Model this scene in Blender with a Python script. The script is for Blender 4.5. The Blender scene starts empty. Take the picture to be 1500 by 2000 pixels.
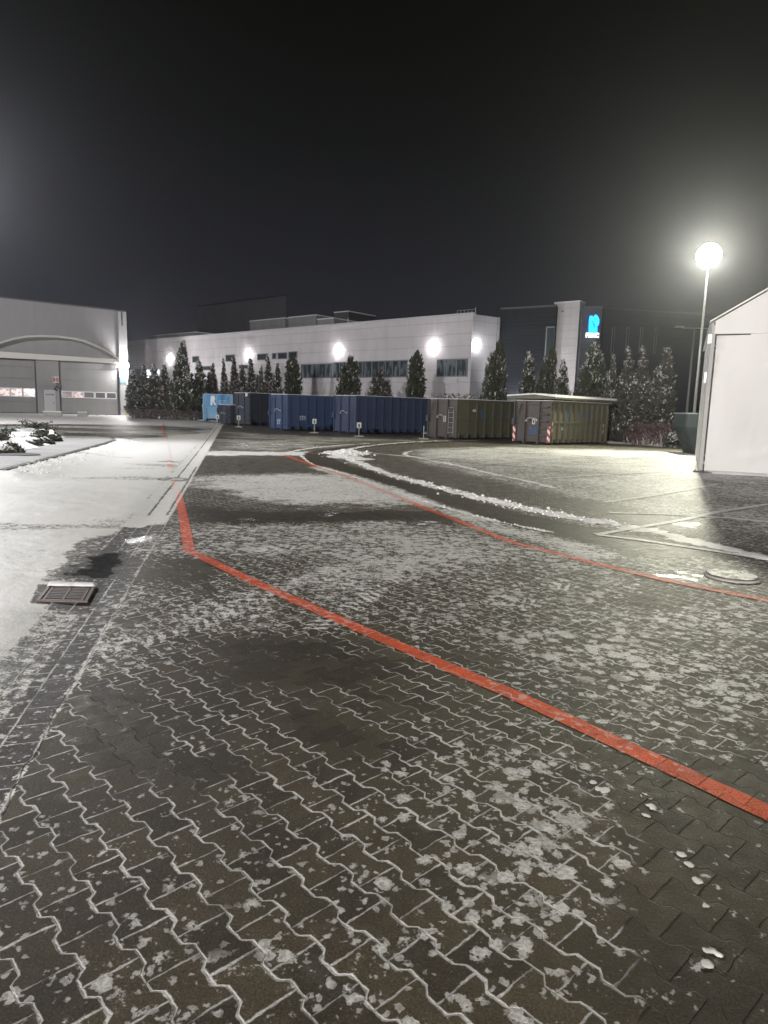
import bpy, bmesh, math, random
import numpy as np
from mathutils import Vector, Matrix
sc=bpy.context.scene; C=sc.collection
random.seed(7); RS=np.random.RandomState(11)
rad=math.radians
# ------------------------------------------------------------------ camera model (photo pixels 1500x2000 -> world)
F=1330.; CH=1.6; PT=rad(8.55); RL=rad(1.6)
fw=np.array([0,math.cos(PT),-math.sin(PT)]); u0=np.array([0,math.sin(PT),math.cos(PT)]); r0=np.array([1.,0,0])
rt=r0*math.cos(RL)+u0*math.sin(RL); up=u0*math.cos(RL)-r0*math.sin(RL)
CAM=np.array([0,0,CH])
def ray(px,py): return fw+rt*(px-750)/F-up*(py-1000)/F
def at(px,py,z=0.): d=ray(px,py); return CAM+d*((z-CH)/d[2])
def atd(px,py,depth):           # point at a given depth along the view axis
    return CAM+ray(px,py)*depth
def gpx(px,depth):              # ground point under image column px at a depth
    y0=1000.
    for _ in range(12):
        p=CAM+ray(px,y0)*depth; y0+= p[2]*F/depth
    p=CAM+ray(px,y0)*depth; p[2]=0; return p
def zof(px,py,p):               # height above ground point p whose image row is py
    d=ray(px,py); return CH+d[2]*math.hypot(p[0],p[1])/math.hypot(d[0],d[1])
cd=bpy.data.cameras.new('camera'); cam=bpy.data.objects.new('camera',cd); C.objects.link(cam); sc.camera=cam
M=Matrix((( rt[0],up[0],-fw[0],0),(rt[1],up[1],-fw[1],0),(rt[2],up[2],-fw[2],CH),(0,0,0,1))); cam.matrix_world=M
cd.sensor_fit='VERTICAL'; cd.sensor_height=36; cd.lens=F/2000*36; cd.clip_start=.05; cd.clip_end=6000
# ------------------------------------------------------------------ node helper
class NT:
    def __init__(s,name):
        s.m=bpy.data.materials.new(name); s.m.use_nodes=True; s.t=s.m.node_tree; s.n=s.t.nodes; s.l=s.t.links
        s.n.clear(); s.out=s.n.new('ShaderNodeOutputMaterial'); s.b=s.n.new('ShaderNodeBsdfPrincipled'); s.l.new(s.b.outputs[0],s.out.inputs[0])
    def put(s,sock,v):
        if v is None: return
        if isinstance(v,bpy.types.NodeSocket): s.l.new(v,sock)
        else:
            if hasattr(sock.default_value,'__len__') and not hasattr(v,'__len__'): v=(v,)*len(sock.default_value)
            if hasattr(v,'__len__') and len(v)==3 and len(sock.default_value)==4: v=tuple(v)+(1,)
            sock.default_value=v
    def m_(s,op,a,b=None,c=None,clamp=False):
        n=s.n.new('ShaderNodeMath'); n.operation=op; n.use_clamp=clamp
        s.put(n.inputs[0],a); s.put(n.inputs[1],b); s.put(n.inputs[2],c); return n.outputs[0]
    def vm(s,op,a,b=None,sc_=None):
        n=s.n.new('ShaderNodeVectorMath'); n.operation=op; s.put(n.inputs[0],a); s.put(n.inputs[1],b)
        if sc_ is not None: s.put(n.inputs['Scale'],sc_)
        return n.outputs[0]
    def noise(s,vec,scale,detail=3,rough=.55,col=False):
        n=s.n.new('ShaderNodeTexNoise'); s.put(n.inputs['Vector'],vec); n.inputs['Scale'].default_value=scale; n.inputs['Detail'].default_value=detail; n.inputs['Roughness'].default_value=rough
        return n.outputs['Color'] if col else n.outputs['Fac']
    def ss(s,a,b,x):
        n=s.n.new('ShaderNodeMapRange'); n.interpolation_type='SMOOTHSTEP'
        s.put(n.inputs['Value'],x); s.put(n.inputs['From Min'],a); s.put(n.inputs['From Max'],b); return n.outputs[0]
    def mr(s,x,a,b,c,d):
        n=s.n.new('ShaderNodeMapRange'); s.put(n.inputs['Value'],x)
        for i,v in zip((1,2,3,4),(a,b,c,d)): s.put(n.inputs[i],v)
        return n.outputs[0]
    def mix(s,f,a,b,mode='MIX'):
        n=s.n.new('ShaderNodeMix'); n.data_type='RGBA'; n.blend_type=mode; s.put(n.inputs[0],f); s.put(n.inputs[6],a); s.put(n.inputs[7],b); return n.outputs[2]
    def pos(s): return s.n.new('ShaderNodeNewGeometry').outputs['Position']
    def obj(s): return s.n.new('ShaderNodeTexCoord').outputs['Object']
    def sep(s,v):
        n=s.n.new('ShaderNodeSeparateXYZ'); s.put(n.inputs[0],v); return n.outputs
    def com(s,x,y,z=0.):
        n=s.n.new('ShaderNodeCombineXYZ'); s.put(n.inputs[0],x); s.put(n.inputs[1],y); s.put(n.inputs[2],z); return n.outputs[0]
    def bump(s,h,strength=1,dist=1.):
        n=s.n.new('ShaderNodeBump'); s.put(n.inputs['Height'],h); s.put(n.inputs['Strength'],strength); n.inputs['Distance'].default_value=dist; return n.outputs[0]
    def fin(s,col=None,rough=None,metal=None,normal=None,spec=None):
        s.put(s.b.inputs['Base Color'],col); s.put(s.b.inputs['Roughness'],rough); s.put(s.b.inputs['Metallic'],metal)
        if normal is not None: s.put(s.b.inputs['Normal'],normal)
        if spec is not None: s.put(s.b.inputs['Specular IOR Level'],spec)
        return s.m
def paint(name,c,rough=.5,dirt=.35,scale=2.5,metal=0.,dirtc=(.05,.045,.04)):
    k=NT(name); o=k.obj(); a=k.noise(o,scale,5,.65); b=k.noise(k.vm('MULTIPLY',o,(3,3,.6)),6,4,.6)
    f=k.m_('MULTIPLY',k.ss(.48,.75,k.m_('ADD',k.m_('MULTIPLY',a,.6),k.m_('MULTIPLY',b,.4))),dirt)
    col=k.mix(f,c,dirtc); v=k.mr(k.noise(o,9,3),.2,.8,.82,1.15)
    col=k.mix(1.,col,k.com(v,v,v),'MULTIPLY')
    return k.fin(col,k.mr(a,.3,.7,rough-.12,rough+.15),metal,k.bump(k.noise(o,30,3),.25,.004))
def plain(name,c,rough=.6,var=.15,scale=8,metal=0.):
    k=NT(name); o=k.obj(); v=k.mr(k.noise(o,scale,4),.25,.75,1-var,1+var)
    return k.fin(k.mix(1.,c,k.com(v,v,v),'MULTIPLY'),rough,metal)
def emit(name,c,st):
    k=NT(name); k.put(k.b.inputs['Base Color'],(.02,.02,.02)); k.put(k.b.inputs['Emission Color'],c); k.b.inputs['Emission Strength'].default_value=st; return k.m
# ------------------------------------------------------------------ object helpers
def tag(o,label=None,cat=None,group=None,kind=None):
    if label: o['label']=label
    if cat: o['category']=cat
    if group: o['group']=group
    if kind: o['kind']=kind
    return o
class Fr:                       # a local frame on the ground: ex along, ey = ez x ex
    def __init__(s,O,ex,z=0.):
        ex=np.array([ex[0],ex[1],0.]); s.ex=ex/np.linalg.norm(ex); s.ey=np.array([-s.ex[1],s.ex[0],0]); s.O=np.array([O[0],O[1],z])
    def M(s): return Matrix(((s.ex[0],s.ey[0],0,s.O[0]),(s.ex[1],s.ey[1],0,s.O[1]),(0,0,1,s.O[2]),(0,0,0,1)))
    def on(s,px,py,y=0.):       # pixel -> (x,z) on local plane y
        d=ray(px,py); t=((s.O+s.ey*y-CAM)@s.ey)/(d@s.ey); p=CAM+d*t-s.O; return p@s.ex,p[2]
    def w(s,x,y,z=0.): return s.O+s.ex*x+s.ey*y+np.array([0,0,z])
def empty(name,fr,**k):
    o=bpy.data.objects.new(name,None); C.objects.link(o); o.empty_display_size=.2
    o.matrix_world=fr.M() if isinstance(fr,Fr) else Matrix.Translation(Vector(fr)); tag(o,**k); return o
class MB:
    def __init__(s): s.v=[]; s.f=[]; s.mi=[]
    def add(s,vs,fs,mi=0):
        b=len(s.v); s.v+= [tuple(map(float,v)) for v in vs]; s.f+=[tuple(i+b for i in f) for f in fs]; s.mi+=[mi]*len(fs); return s
    def box(s,x0,x1,y0,y1,z0,z1,mi=0):
        v=[(x,y,z) for z in (z0,z1) for x,y in ((x0,y0),(x1,y0),(x1,y1),(x0,y1))]
        return s.add(v,[(3,2,1,0),(4,5,6,7),(0,1,5,4),(1,2,6,5),(2,3,7,6),(3,0,4,7)],mi)
    def tube(s,p,q,r0,r1=None,n=8,mi=0):
        r1=r0 if r1 is None else r1; p=Vector(p); q=Vector(q); d=(q-p).normalized(); a=d.orthogonal().normalized(); b=d.cross(a)
        v=[]
        for c,r in ((p,r0),(q,r1)):
            for i in range(n):
                t=2*math.pi*i/n; v.append(c+a*(r*math.cos(t))+b*(r*math.sin(t)))
        return s.add(v,[(i,(i+1)%n,n+(i+1)%n,n+i) for i in range(n)]+[tuple(range(n))[::-1],tuple(range(n,2*n))],mi)
    def path(s,pts,r,n=8,mi=0):
        for a,b in zip(pts[:-1],pts[1:]): s.tube(a,b,r,r,n,mi)
        return s
    def prism(s,pts,a,b,axis='y',mi=0):   # polygon pts (2D) extruded between a and b on an axis
        n=len(pts)
        def P(p,t): return {'y':(p[0],t,p[1]),'z':(p[0],p[1],t),'x':(t,p[0],p[1])}[axis]
        return s.add([P(p,a) for p in pts]+[P(p,b) for p in pts],[tuple(range(n))[::-1],tuple(range(n,2*n))]+[(i,(i+1)%n,n+(i+1)%n,n+i) for i in range(n)],mi)
    def build(s,name,mats,parent=None,bevel=0.,smooth=False,**k):
        me=bpy.data.meshes.new(name); me.from_pydata(s.v,[],s.f)
        for m in (mats if isinstance(mats,(list,tuple)) else [mats]): me.materials.append(m)
        me.polygons.foreach_set('material_index',s.mi)
        bm=bmesh.new(); bm.from_mesh(me); bmesh.ops.recalc_face_normals(bm,faces=bm.faces)
        if bevel: bmesh.ops.bevel(bm,geom=bm.edges[:],offset=bevel,segments=1,affect='EDGES',clamp_overlap=True)
        bm.to_mesh(me); bm.free()
        if smooth: me.polygons.foreach_set('use_smooth',[True]*len(me.polygons))
        o=bpy.data.objects.new(name,me); C.objects.link(o)
        if parent: o.parent=parent
        tag(o,**k); return o
def npmesh(name,V,Q,mats,mi=None,parent=None,smooth=False,**k):
    me=bpy.data.meshes.new(name); V=np.asarray(V,np.float32); Q=np.asarray(Q,np.int32); nq=len(Q); w=Q.shape[1]
    me.vertices.add(len(V)); me.vertices.foreach_set('co',V.ravel()); me.loops.add(nq*w); me.loops.foreach_set('vertex_index',Q.ravel())
    me.polygons.add(nq); me.polygons.foreach_set('loop_start',np.arange(0,nq*w,w,dtype=np.int32))
    for m in (mats if isinstance(mats,(list,tuple)) else [mats]): me.materials.append(m)
    if mi is not None: me.polygons.foreach_set('material_index',np.asarray(mi,np.int32))
    if smooth: me.polygons.foreach_set('use_smooth',np.ones(nq,bool))
    me.update(calc_edges=True); o=bpy.data.objects.new(name,me); C.objects.link(o)
    if parent: o.parent=parent
    tag(o,**k); return o
def text(name,body,size,mat,parent,M_,depth=.01,sx=1.,bold=0.):
    cu=bpy.data.curves.new(name,'FONT'); cu.body=body; cu.size=size; cu.extrude=depth; cu.offset=bold; cu.align_x='CENTER'; cu.align_y='CENTER'
    t=bpy.data.objects.new(name,cu); C.objects.link(t); bpy.context.view_layer.update()
    me=bpy.data.meshes.new_from_object(t.evaluated_get(bpy.context.evaluated_depsgraph_get())); C.objects.unlink(t); bpy.data.objects.remove(t)
    me.materials.clear(); me.materials.append(mat); me.transform(Matrix.Diagonal((sx,1,1,1))); me.transform(M_)
    o=bpy.data.objects.new(name,me); C.objects.link(o)
    if parent: o.parent=parent
    return o
def TM(x,y,z,facing):   # text placement in a local frame: text x axis, z up, facing -y or -x
    R={'-y':Matrix(((1,0,0),(0,0,-1),(0,1,0))),'-x':Matrix(((0,0,-1),(-1,0,0),(0,1,0))),'+y':Matrix(((-1,0,0),(0,0,1),(0,1,0)))}[facing]
    return Matrix.Translation((x,y,z))@R.to_4x4()
def copy_tree(o,parent=None):
    c=o.copy(); C.objects.link(c)
    if parent: c.parent=parent
    for ch in list(o.children): copy_tree(ch,c)
    return c
def light(name,p,power,col,parent=None,kind='POINT',r=.12,aim=None,size=160,blend=.6):
    ld=bpy.data.lights.new(name,kind); ld.energy=power; ld.color=col; ld.shadow_soft_size=r
    if kind=='SPOT': ld.spot_size=rad(size); ld.spot_blend=blend
    o=bpy.data.objects.new(name,ld); C.objects.link(o)
    if aim is not None: rot=(Vector(aim)-Vector(p)).to_track_quat('-Z','Y').to_matrix().to_4x4()
    else: rot=Matrix.Identity(4)
    W=Matrix.Translation(Vector(p))@rot
    if parent: bpy.context.view_layer.update(); o.parent=parent; o.matrix_parent_inverse=parent.matrix_world.inverted()
    o.matrix_world=W if not parent else W
    return o
# ------------------------------------------------------------------ numpy noise
def h2(ix,iy,s):
    n=(ix.astype(np.int64)*374761393+iy.astype(np.int64)*668265263+s*982451653)&0xffffffff
    n=((n^(n>>13))*1274126177)&0xffffffff; n=(n^(n>>16))&0xffffffff; return n.astype(np.float64)/4294967295.
def vn(x,y,s=0):
    ix=np.floor(x);iy=np.floor(y);fx=x-ix;fy=y-iy;fx=fx*fx*(3-2*fx);fy=fy*fy*(3-2*fy)
    a=h2(ix,iy,s);b=h2(ix+1,iy,s);c=h2(ix,iy+1,s);d=h2(ix+1,iy+1,s)
    return (a*(1-fx)+b*fx)*(1-fy)+(c*(1-fx)+d*fx)*fy
def fbm(x,y,s=0,o=4):
    r=0;a=.5;t=0
    for i in range(o): r=r+a*vn(x*2**i+17.3*i,y*2**i-9.1*i,s+i); t+=a; a*=.5
    return r/t
def sst(a,b,x): t=np.clip((x-a)/(b-a),0,1); return t*t*(3-2*t)
def G(*pts): return np.array([at(*p)[:2] for p in pts])
def dpoly(x,y,P,closed):        # distance to polyline
    D=np.full(x.shape,1e9); n=len(P)
    for i in range(n if closed else n-1):
        a=P[i];b=P[(i+1)%n];d=b-a;L=max(d@d,1e-9); t=np.clip(((x-a[0])*d[0]+(y-a[1])*d[1])/L,0,1)
        D=np.minimum(D,np.hypot(x-a[0]-t*d[0],y-a[1]-t*d[1]))
    return D
def inside(x,y,P):
    c=np.zeros(x.shape,bool);n=len(P);j=n-1
    for i in range(n):
        xi,yi=P[i];xj,yj=P[j]
        if yi!=yj: c^=((yi>y)!=(yj>y))&(x<(xj-xi)*(y-yi)/(yj-yi)+xi)
        j=i
    return c
def area(x,y,P,w,n=0.):         # soft polygon weight
    P=np.asarray(P); o=np.zeros(x.shape); m=w+abs(n)*1.+.01 if np.isscalar(n) else w+1.
    k=(x>P[:,0].min()-m)&(x<P[:,0].max()+m)&(y>P[:,1].min()-m)&(y<P[:,1].max()+m)
    if not k.any(): return o
    d=dpoly(x[k],y[k],P,True); d=np.where(inside(x[k],y[k],P),d,-d); o[k]=sst(-w,w,d+(n if np.isscalar(n) else n[k])); return o
def stroke(x,y,P,w,soft):
    P=np.asarray(P); o=np.zeros(x.shape); m=w+soft+.05
    k=(x>P[:,0].min()-m)&(x<P[:,0].max()+m)&(y>P[:,1].min()-m)&(y<P[:,1].max()+m)
    if k.any(): o[k]=1-sst(w-soft,w+soft,dpoly(x[k],y[k],P,False))
    return o
def spl(P,n=8):                 # Catmull-Rom smoothing of a polyline
    P=[P[0]]+list(P)+[P[-1]]; out=[]
    for i in range(1,len(P)-2):
        a,b,c,d=P[i-1],P[i],P[i+1],P[i+2]
        for k in range(n):
            t=k/n; out.append(.5*((2*b)+(-a+c)*t+(2*a-5*b+4*c-d)*t*t+(-a+3*b-3*c+d)*t**3))
    out.append(P[-2]); return np.array(out)
# ------------------------------------------------------------------ ground masks (snow cover, tread residue, snow in joints, wet)
GUT_R=G((160,1300),(205,1215),(290,1025),(345,950),(432,838)); gdir=np.array([-.2165,.9763])
g0=np.array([-1.81,3.98]); gr=lambda t: g0+gdir*t
GW=.52
gn=np.array([-.9763,-.2165])            # left of the gutter
LANE=np.array([gr(-6),gr(60),gr(60)+gn*40,gr(-6)+gn*40])+gn*GW
ISL=np.vstack([G((0,930),(80,908),(150,888),(205,872),(222,866),(215,861),(190,858),(100,856)),[[-40,26]],[[-40,8]],[[-7.2,8.]]])
R1=spl(G((670,880),(664,888),(690,900),(735,917),(800,938),(860,953),(925,972),(1000,987),(1060,999),(1130,1012),(1200,1024)))
R1b=spl(G((1200,1024),(1262,1036),(1327,1052),(1413,1070),(1500,1092),(1570,1108)))
R2=spl(G((672,882),(700,874),(760,867),(840,862),(930,861)))
R3=spl(G((800,882),(790,888),(830,897),(900,911),(960,925),(1020,938),(1080,953)))
R4=spl(G((560,884),(590,878),(650,871),(720,866)))
R5=spl(G((588,890),(610,906),(660,921),(720,941),(790,966),(850,985),(950,1012),(1080,1040)))
TRK1=spl(G((900,862),(760,868),(650,880),(622,890),(640,905),(700,923),(780,948),(860,970),(950,998),(1050,1022),(1200,1052),(1300,1075)))
TRK2=spl(G((960,868),(800,874),(740,888),(800,912),(880,935),(980,958),(1100,985),(1250,1018)))
TRD1=spl(G((60,1400),(170,1300),(330,1215),(480,1165),(600,1130)))
TRD2=spl(G((620,1235),(760,1130),(900,1085),(960,1050)))
TRD3=spl(G((900,1060),(1010,1045),(1120,1070),(1300,1110)))
TRD4=spl(G((420,945),(560,938),(700,945),(820,972)))
TRD5=spl(G((200,1265),(330,1235),(520,1165),(700,1100),(860,1062),(1000,1045)))
TRD6=spl(G((520,1075),(700,1045),(820,1030),(960,1040),(1100,1075)))
TRD7=spl(G((980,1180),(1150,1130),(1330,1150),(1520,1210)))
TRD8=spl(G((430,872),(560,868),(690,872)))
LINES_W=[G((1165,1045),(1290,1024),(1400,1001),(1500,985)),G((1165,1045),(1250,1056),(1440,1084),(1560,1103)),
 G((690,882),(820,894),(960,905),(1100,917),(1250,928)),G((940,907),(1040,900),(1180,893)),G((1180,982),(1290,966),(1400,946)),
 G((1060,936),(1180,928),(1300,921)),G((760,889),(880,900)),G((1190,1001),(1300,1004),(1420,1012),(1500,1020))]
def masks(x,y):
    n1=fbm(x*.9,y*.9,3,4); n2=fbm(x*3,y*3,9,3); wob=(n2-.5)*1.2; wob3=(n1-.5)*3
    cov=np.full(x.shape,.14); blob=np.full(x.shape,.42); jnt=np.full(x.shape,.54); wet=np.full(x.shape,.12)
    r=np.hypot(x,y)
    def S(A,w,v): np.copyto(A,A*(1-w)+v*w)
    # near field
    w=area(x,y,G((-400,1250),(150,1230),(300,1400),(650,1700),(800,2200),(-900,2200)),.35,wob*.6); S(jnt,w,.64); S(blob,w,.45); S(cov,w,.20)
    w=area(x,y,G((520,1380),(900,1400),(1250,1560),(1350,2000),(700,2200),(500,1700)),.3,wob*.5); S(jnt,w,.62); S(blob,w,.48); S(cov,w,.15)
    w=area(x,y,G((780,1480),(1100,1480),(1230,1700),(1000,1850),(800,1700)),.2,wob*.3); S(blob,w,.60)
    w=area(x,y,G((1180,1480),(1560,1500),(1700,2200),(1350,2200)),.2,wob*.3); S(jnt,w,.18); S(blob,w,.25); S(cov,w,.05); S(wet,w,.35)
    w=area(x,y,G((-50,1230),(200,1200),(360,1270),(150,1400),(-100,1480)),.2,wob*.4); S(cov,w,.40); S(jnt,w,.75)
    w=area(x,y,G((260,1430),(620,1500),(760,1800),(1100,2050),(200,2050),(150,1800)),.3,wob*.5); S(cov,w,.30)
    # mid field tread
    w=area(x,y,G((380,1010),(900,1015),(1260,1110),(1250,1240),(1000,1260),(560,1250),(330,1250),(230,1200),(270,1080)),.5,wob*.8); S(blob,w,.66); S(cov,w,.25); S(jnt,w,.6)
    w=area(x,y,G((480,1010),(700,1010),(960,1035),(1160,1090),(820,1120),(700,1110),(450,1080)),.5,wob*.8); S(blob,w,.90); S(cov,w,.39)
    w=area(x,y,G((270,1180),(520,1140),(560,1190),(420,1250),(250,1250)),.2,wob*.3); S(cov,w,.42); S(blob,w,.5)
    w=area(x,y,G((620,1090),(860,1045),(1000,1060),(900,1090),(700,1180),(560,1200)),.3,wob*.3); S(cov,w,.46)
    w=area(x,y,G((900,1180),(1500,1180),(1600,1420),(1000,1300)),.5,wob*.6); S(blob,w,.66); S(cov,w,.20); S(jnt,w,.55)
    # thawed dark zones
    for P,s in ((G((350,1262),(560,1232),(740,1270),(800,1330),(620,1345),(470,1330)),.25),(G((90,1370),(210,1330),(420,1500),(470,1640),(330,1620),(200,1480)),.18),
                (G((560,1400),(700,1395),(800,1470),(690,1500)),.15),(G((240,1090),(420,1095),(400,1150),(240,1140)),.25)):
        w=area(x,y,P,s,wob*.35); S(jnt,w,.37); S(blob,w,.28); S(cov,w,.08); S(wet,w,.38)
    # bands further out
    w=area(x,y,G((370,985),(520,1003),(760,998),(900,1000),(1000,1018),(900,1013),(600,1020),(380,1022)),.35,wob*.5); S(blob,w,.1); S(cov,w,.1); S(wet,w,.75); S(jnt,w,.2)
    w=area(x,y,G((352,928),(560,922),(700,930),(860,968),(800,985),(600,988),(380,975)),.9,wob*1.2); S(cov,w,.66); S(blob,w,.85)
    w=area(x,y,G((350,950),(450,962),(480,985),(345,992)),.4,wob*.8); S(cov,w,.16); S(blob,w,.35); S(wet,w,.4)
    w=area(x,y,G((360,893),(560,893),(640,915),(520,922),(345,925)),1.2,wob*1.2); S(cov,w,.10); S(blob,w,.15); S(wet,w,.55)
    w=area(x,y,G((390,880),(600,882),(600,889),(380,890)),.5,wob*.8); S(cov,w,.78)
    w=area(x,y,G((415,856),(620,860),(700,866),(560,880),(400,880)),1.5,wob3); S(cov,w,.50); S(blob,w,.5)
    w=area(x,y,G((470,838),(1000,866),(1360,880),(1360,870),(1000,850),(480,826)),1.0,wob); S(cov,w,.06); S(wet,w,.55)  # dark bare asphalt, with the containers' cast shadow painted in as well
    w=area(x,y,G((430,843),(640,852),(840,862),(640,862),(440,856)),1.,wob3); S(cov,w,.52)
    # parking area
    w=area(x,y,G((770,876),(1000,872),(1370,884),(1700,930),(1700,1080),(1480,1060),(1180,1030),(1000,975),(860,925)),.8,wob3*.6); S(cov,w,.45); S(blob,w,.7); S(jnt,w,.6); S(wet,w,.3)
    w=area(x,y,G((830,880),(1000,874),(1370,884),(1400,900),(1390,935),(1150,915),(1000,905),(850,893)),.8,wob3*.4); S(cov,w,.57)
    w=area(x,y,G((1100,880),(1370,886),(1368,894),(1100,888)),.8,wob*.4); S(cov,w,.9)
    w=area(x,y,G((1080,985),(1400,1010),(1500,1060),(1200,1030)),.4,wob*.5); S(cov,w,.30)
    w=area(x,y,G((1170,1050),(1420,1088),(1540,1120),(1540,1180),(1200,1100)),.3,wob*.5); S(cov,w,.30); S(blob,w,.55); S(wet,w,.4)
    # tracks of bare wet paving
    w=stroke(x,y,TRK1,.42,.16); S(cov,w,.03); S(blob,w,.05); S(wet,w,.55); S(jnt,w,.1)
    w=stroke(x,y,TRK2,.75,.5)*.8; S(cov,w,.16); S(blob,w,.15); S(wet,w,.5)
    # red line neighbourhood snow
    w=stroke(x,y,spl(G((620,912),(720,941),(800,970),(950,1020),(1060,1052),(1160,1080))),.32,.2)*(.72+.5*n2); S(cov,np.clip(w,0,1),.62)
    for P,wd,am,ph,pd in ((TRD1,.20,.42,0.,.09),(TRD2,.17,.46,1.,.10),(TRD3,.20,.5,2.,.13),(TRD4,.3,.5,0.,.30),(TRD5,.20,.44,0.,.10),(TRD6,.20,.5,1.,.12),(TRD7,.2,.5,1.,.12),(TRD8,.35,.6,0.,.42)):
        k_=(x>P[:,0].min()-.5)&(x<P[:,0].max()+.5)&(y>P[:,1].min()-.5)&(y<P[:,1].max()+.5); xk,yk=x[k_],y[k_]
        d=dpoly(xk,yk,P,False); dv=P[-1]-P[0]; dv=dv/np.linalg.norm(dv); tt=(xk-P[0][0])*dv[0]+(yk-P[0][1])*dv[1]; pat=.5+.5*np.sin(2*math.pi*(tt/pd+d/(pd*1.5))+ph+(n2[k_]-.5)*3)
        w=(1-sst(wd*.75,wd,d))*sst(.35,.6,pat)*sst(.43,.60,n1[k_]*.5+n2[k_]*.5); cov[k_]=np.maximum(cov[k_],w*am*1.25)
    w=stroke(x,y,R1,.55,.35)*(.5+.5*n2); S(cov,w,.46)
    # left lane
    w=area(x,y,LANE,.10,wob*.12); S(cov,w,.92); S(blob,w,.6); S(jnt,w,.8); S(wet,w,.1)
    e=np.clip(fbm(x*.35+3,y*.9,21,3),0,1); w=area(x,y,LANE,.1)*sst(.56,.70,e)*sst(6,9,y)*(1-sst(20,26,y)); S(cov,w,.55)
    w=area(x,y,G((140,1062),(235,1040),(150,1130),(95,1135),(120,1100)),.15,wob*.25); S(cov,w,.05); S(wet,w,.35); S(jnt,w,.3)
    w=area(x,y,G((0,1060),(140,1060),(100,1110),(-60,1120)),.3,wob*.6); S(cov,w,.76)
    w=area(x,y,G((-80,1220),(60,1180),(30,1250),(-60,1330)),.15,wob*.3); S(cov,w,.8)
    # far left yard: streaks
    w=area(x,y,G((-700,866),(110,858),(230,858),(400,850),(425,836),(400,828),(0,828),(-700,824)),1.2,wob3); e=fbm(x*.16,y*.28,31,4); S(cov,w,.30+.5*(e-.5)*1.6+.1); S(blob,w,.2); S(wet,w,.5)
    w=area(x,y,G((-900,832),(0,826),(250,829),(400,832),(404,822),(330,818),(245,808),(-900,798)),1.5,wob3); S(cov,w,.86)
    w=area(x,y,ISL,.05); S(cov,w,.70+.1*(n1-.5)); S(blob,w,.7)
    # gutter
    t=(x-g0[0])*gdir[0]+(y-g0[1])*gdir[1]; s=(x-g0[0])*gn[0]+(y-g0[1])*gn[1]
    ing=(s>0)&(s<GW)
    tj=t+(n2-.5)*1.6; S(cov,ing*sst(4.7,5.2,tj),.8); S(cov,ing*(1-sst(4.7,5.2,tj)),.30); S(cov,(ing&(t<=1.2)&(s>GW*.45)).astype(float),.52); S(jnt,(ing&(t<4.9)).astype(float),.55)
    for sx in (0.,GW): w=np.exp(-((s-sx)/.015)**2)*(t>-3)*(.25+.7*n2); S(cov,w,.85)
    w=np.exp(-((s-GW*.62)/.022)**2)*(t>6)*(.35+.9*n2); S(cov,w,.25); w=np.exp(-((s-GW*.12)/.016)**2)*(t>6)*(t<14); S(cov,w,.15)
    w=area(x,y,G((140,1124),(200,1128),(226,1118),(244,1084),(205,1074),(172,1088)),.09,(fbm(x*7,y*7,131,4)-.5)*.35); S(cov,w,-.5); S(jnt,w,-.5); S(blob,w,0); S(wet,w,.5)
    w=area(x,y,G((60,1180),(185,1180),(195,1143),(75,1143)),.04); S(cov,w,.05); S(blob,w,0.)
    w=area(x,y,G((90,1143),(183,1143),(187,1136),(100,1136)),.03); S(cov,w,1.0)
    w=area(x,y,G((-80,1320),(20,1260),(60,1290),(-20,1400)),.1,wob*.3); S(wet,w,.7)
    w=area(x,y,G((225,1052),(300,1040),(300,1055),(240,1064)),.1,wob*.2); S(wet,w,.95); S(cov,w,.2)
    # puddles
    for (px,py,dx,dy) in ((1335,1124,36,6),(1355,1024,34,5),(480,1017,30,4),(642,1003,18,3),(830,1022,40,4)):
        P=G((px-dx,py),(px-dx*.3,py-dy),(px+dx*.6,py-dy*.8),(px+dx,py+dy*.2),(px+dx*.2,py+dy),(px-dx*.6,py+dy*.7)); w=area(x,y,P,.16,(fbm(x*7,y*7,55,3)-.5)*.7); S(wet,w,1.); S(cov,w,.0); S(blob,w,.1); S(jnt,w,.0)
    big=fbm(x*.75,y*.75,101,3); blob=blob*(.62+.76*big); rid=ridge(x,y); cov=np.maximum(cov,np.clip(rid/.004,0,1)*.95); wet=wet*(1-np.clip(rid/.004,0,1))
    return np.clip(cov,-.5,1),np.clip(blob,0,1),np.clip(jnt,-.5,1),np.clip(wet,0,1)
RIDGES=((R1,.15,.046),(R1b,.17,.020),(R2,.12,.028),(R3,.08,.018),(R4,.10,.015),(R5,.05,.012))
LUMPS=[(at(px,py)[:2],r_*.9,h_*.28) for px,py,r_,h_ in ((1262,1556,.028,.022),(1270,1578,.030,.026),(1262,1594,.022,.018),(1178,1543,.040,.020),(1160,1530,.022,.012),(1330,1670,.022,.016),(1345,1690,.020,.014),(1362,1722,.022,.016),(1374,1770,.020,.018),(1392,1862,.028,.024),(1382,1885,.022,.018),(1198,1396,.020,.012),(640,1328,.016,.010),(330,1535,.03,.008),(1000,1610,.028,.006),(240,1840,.045,.007),(560,1925,.03,.006))]
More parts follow.
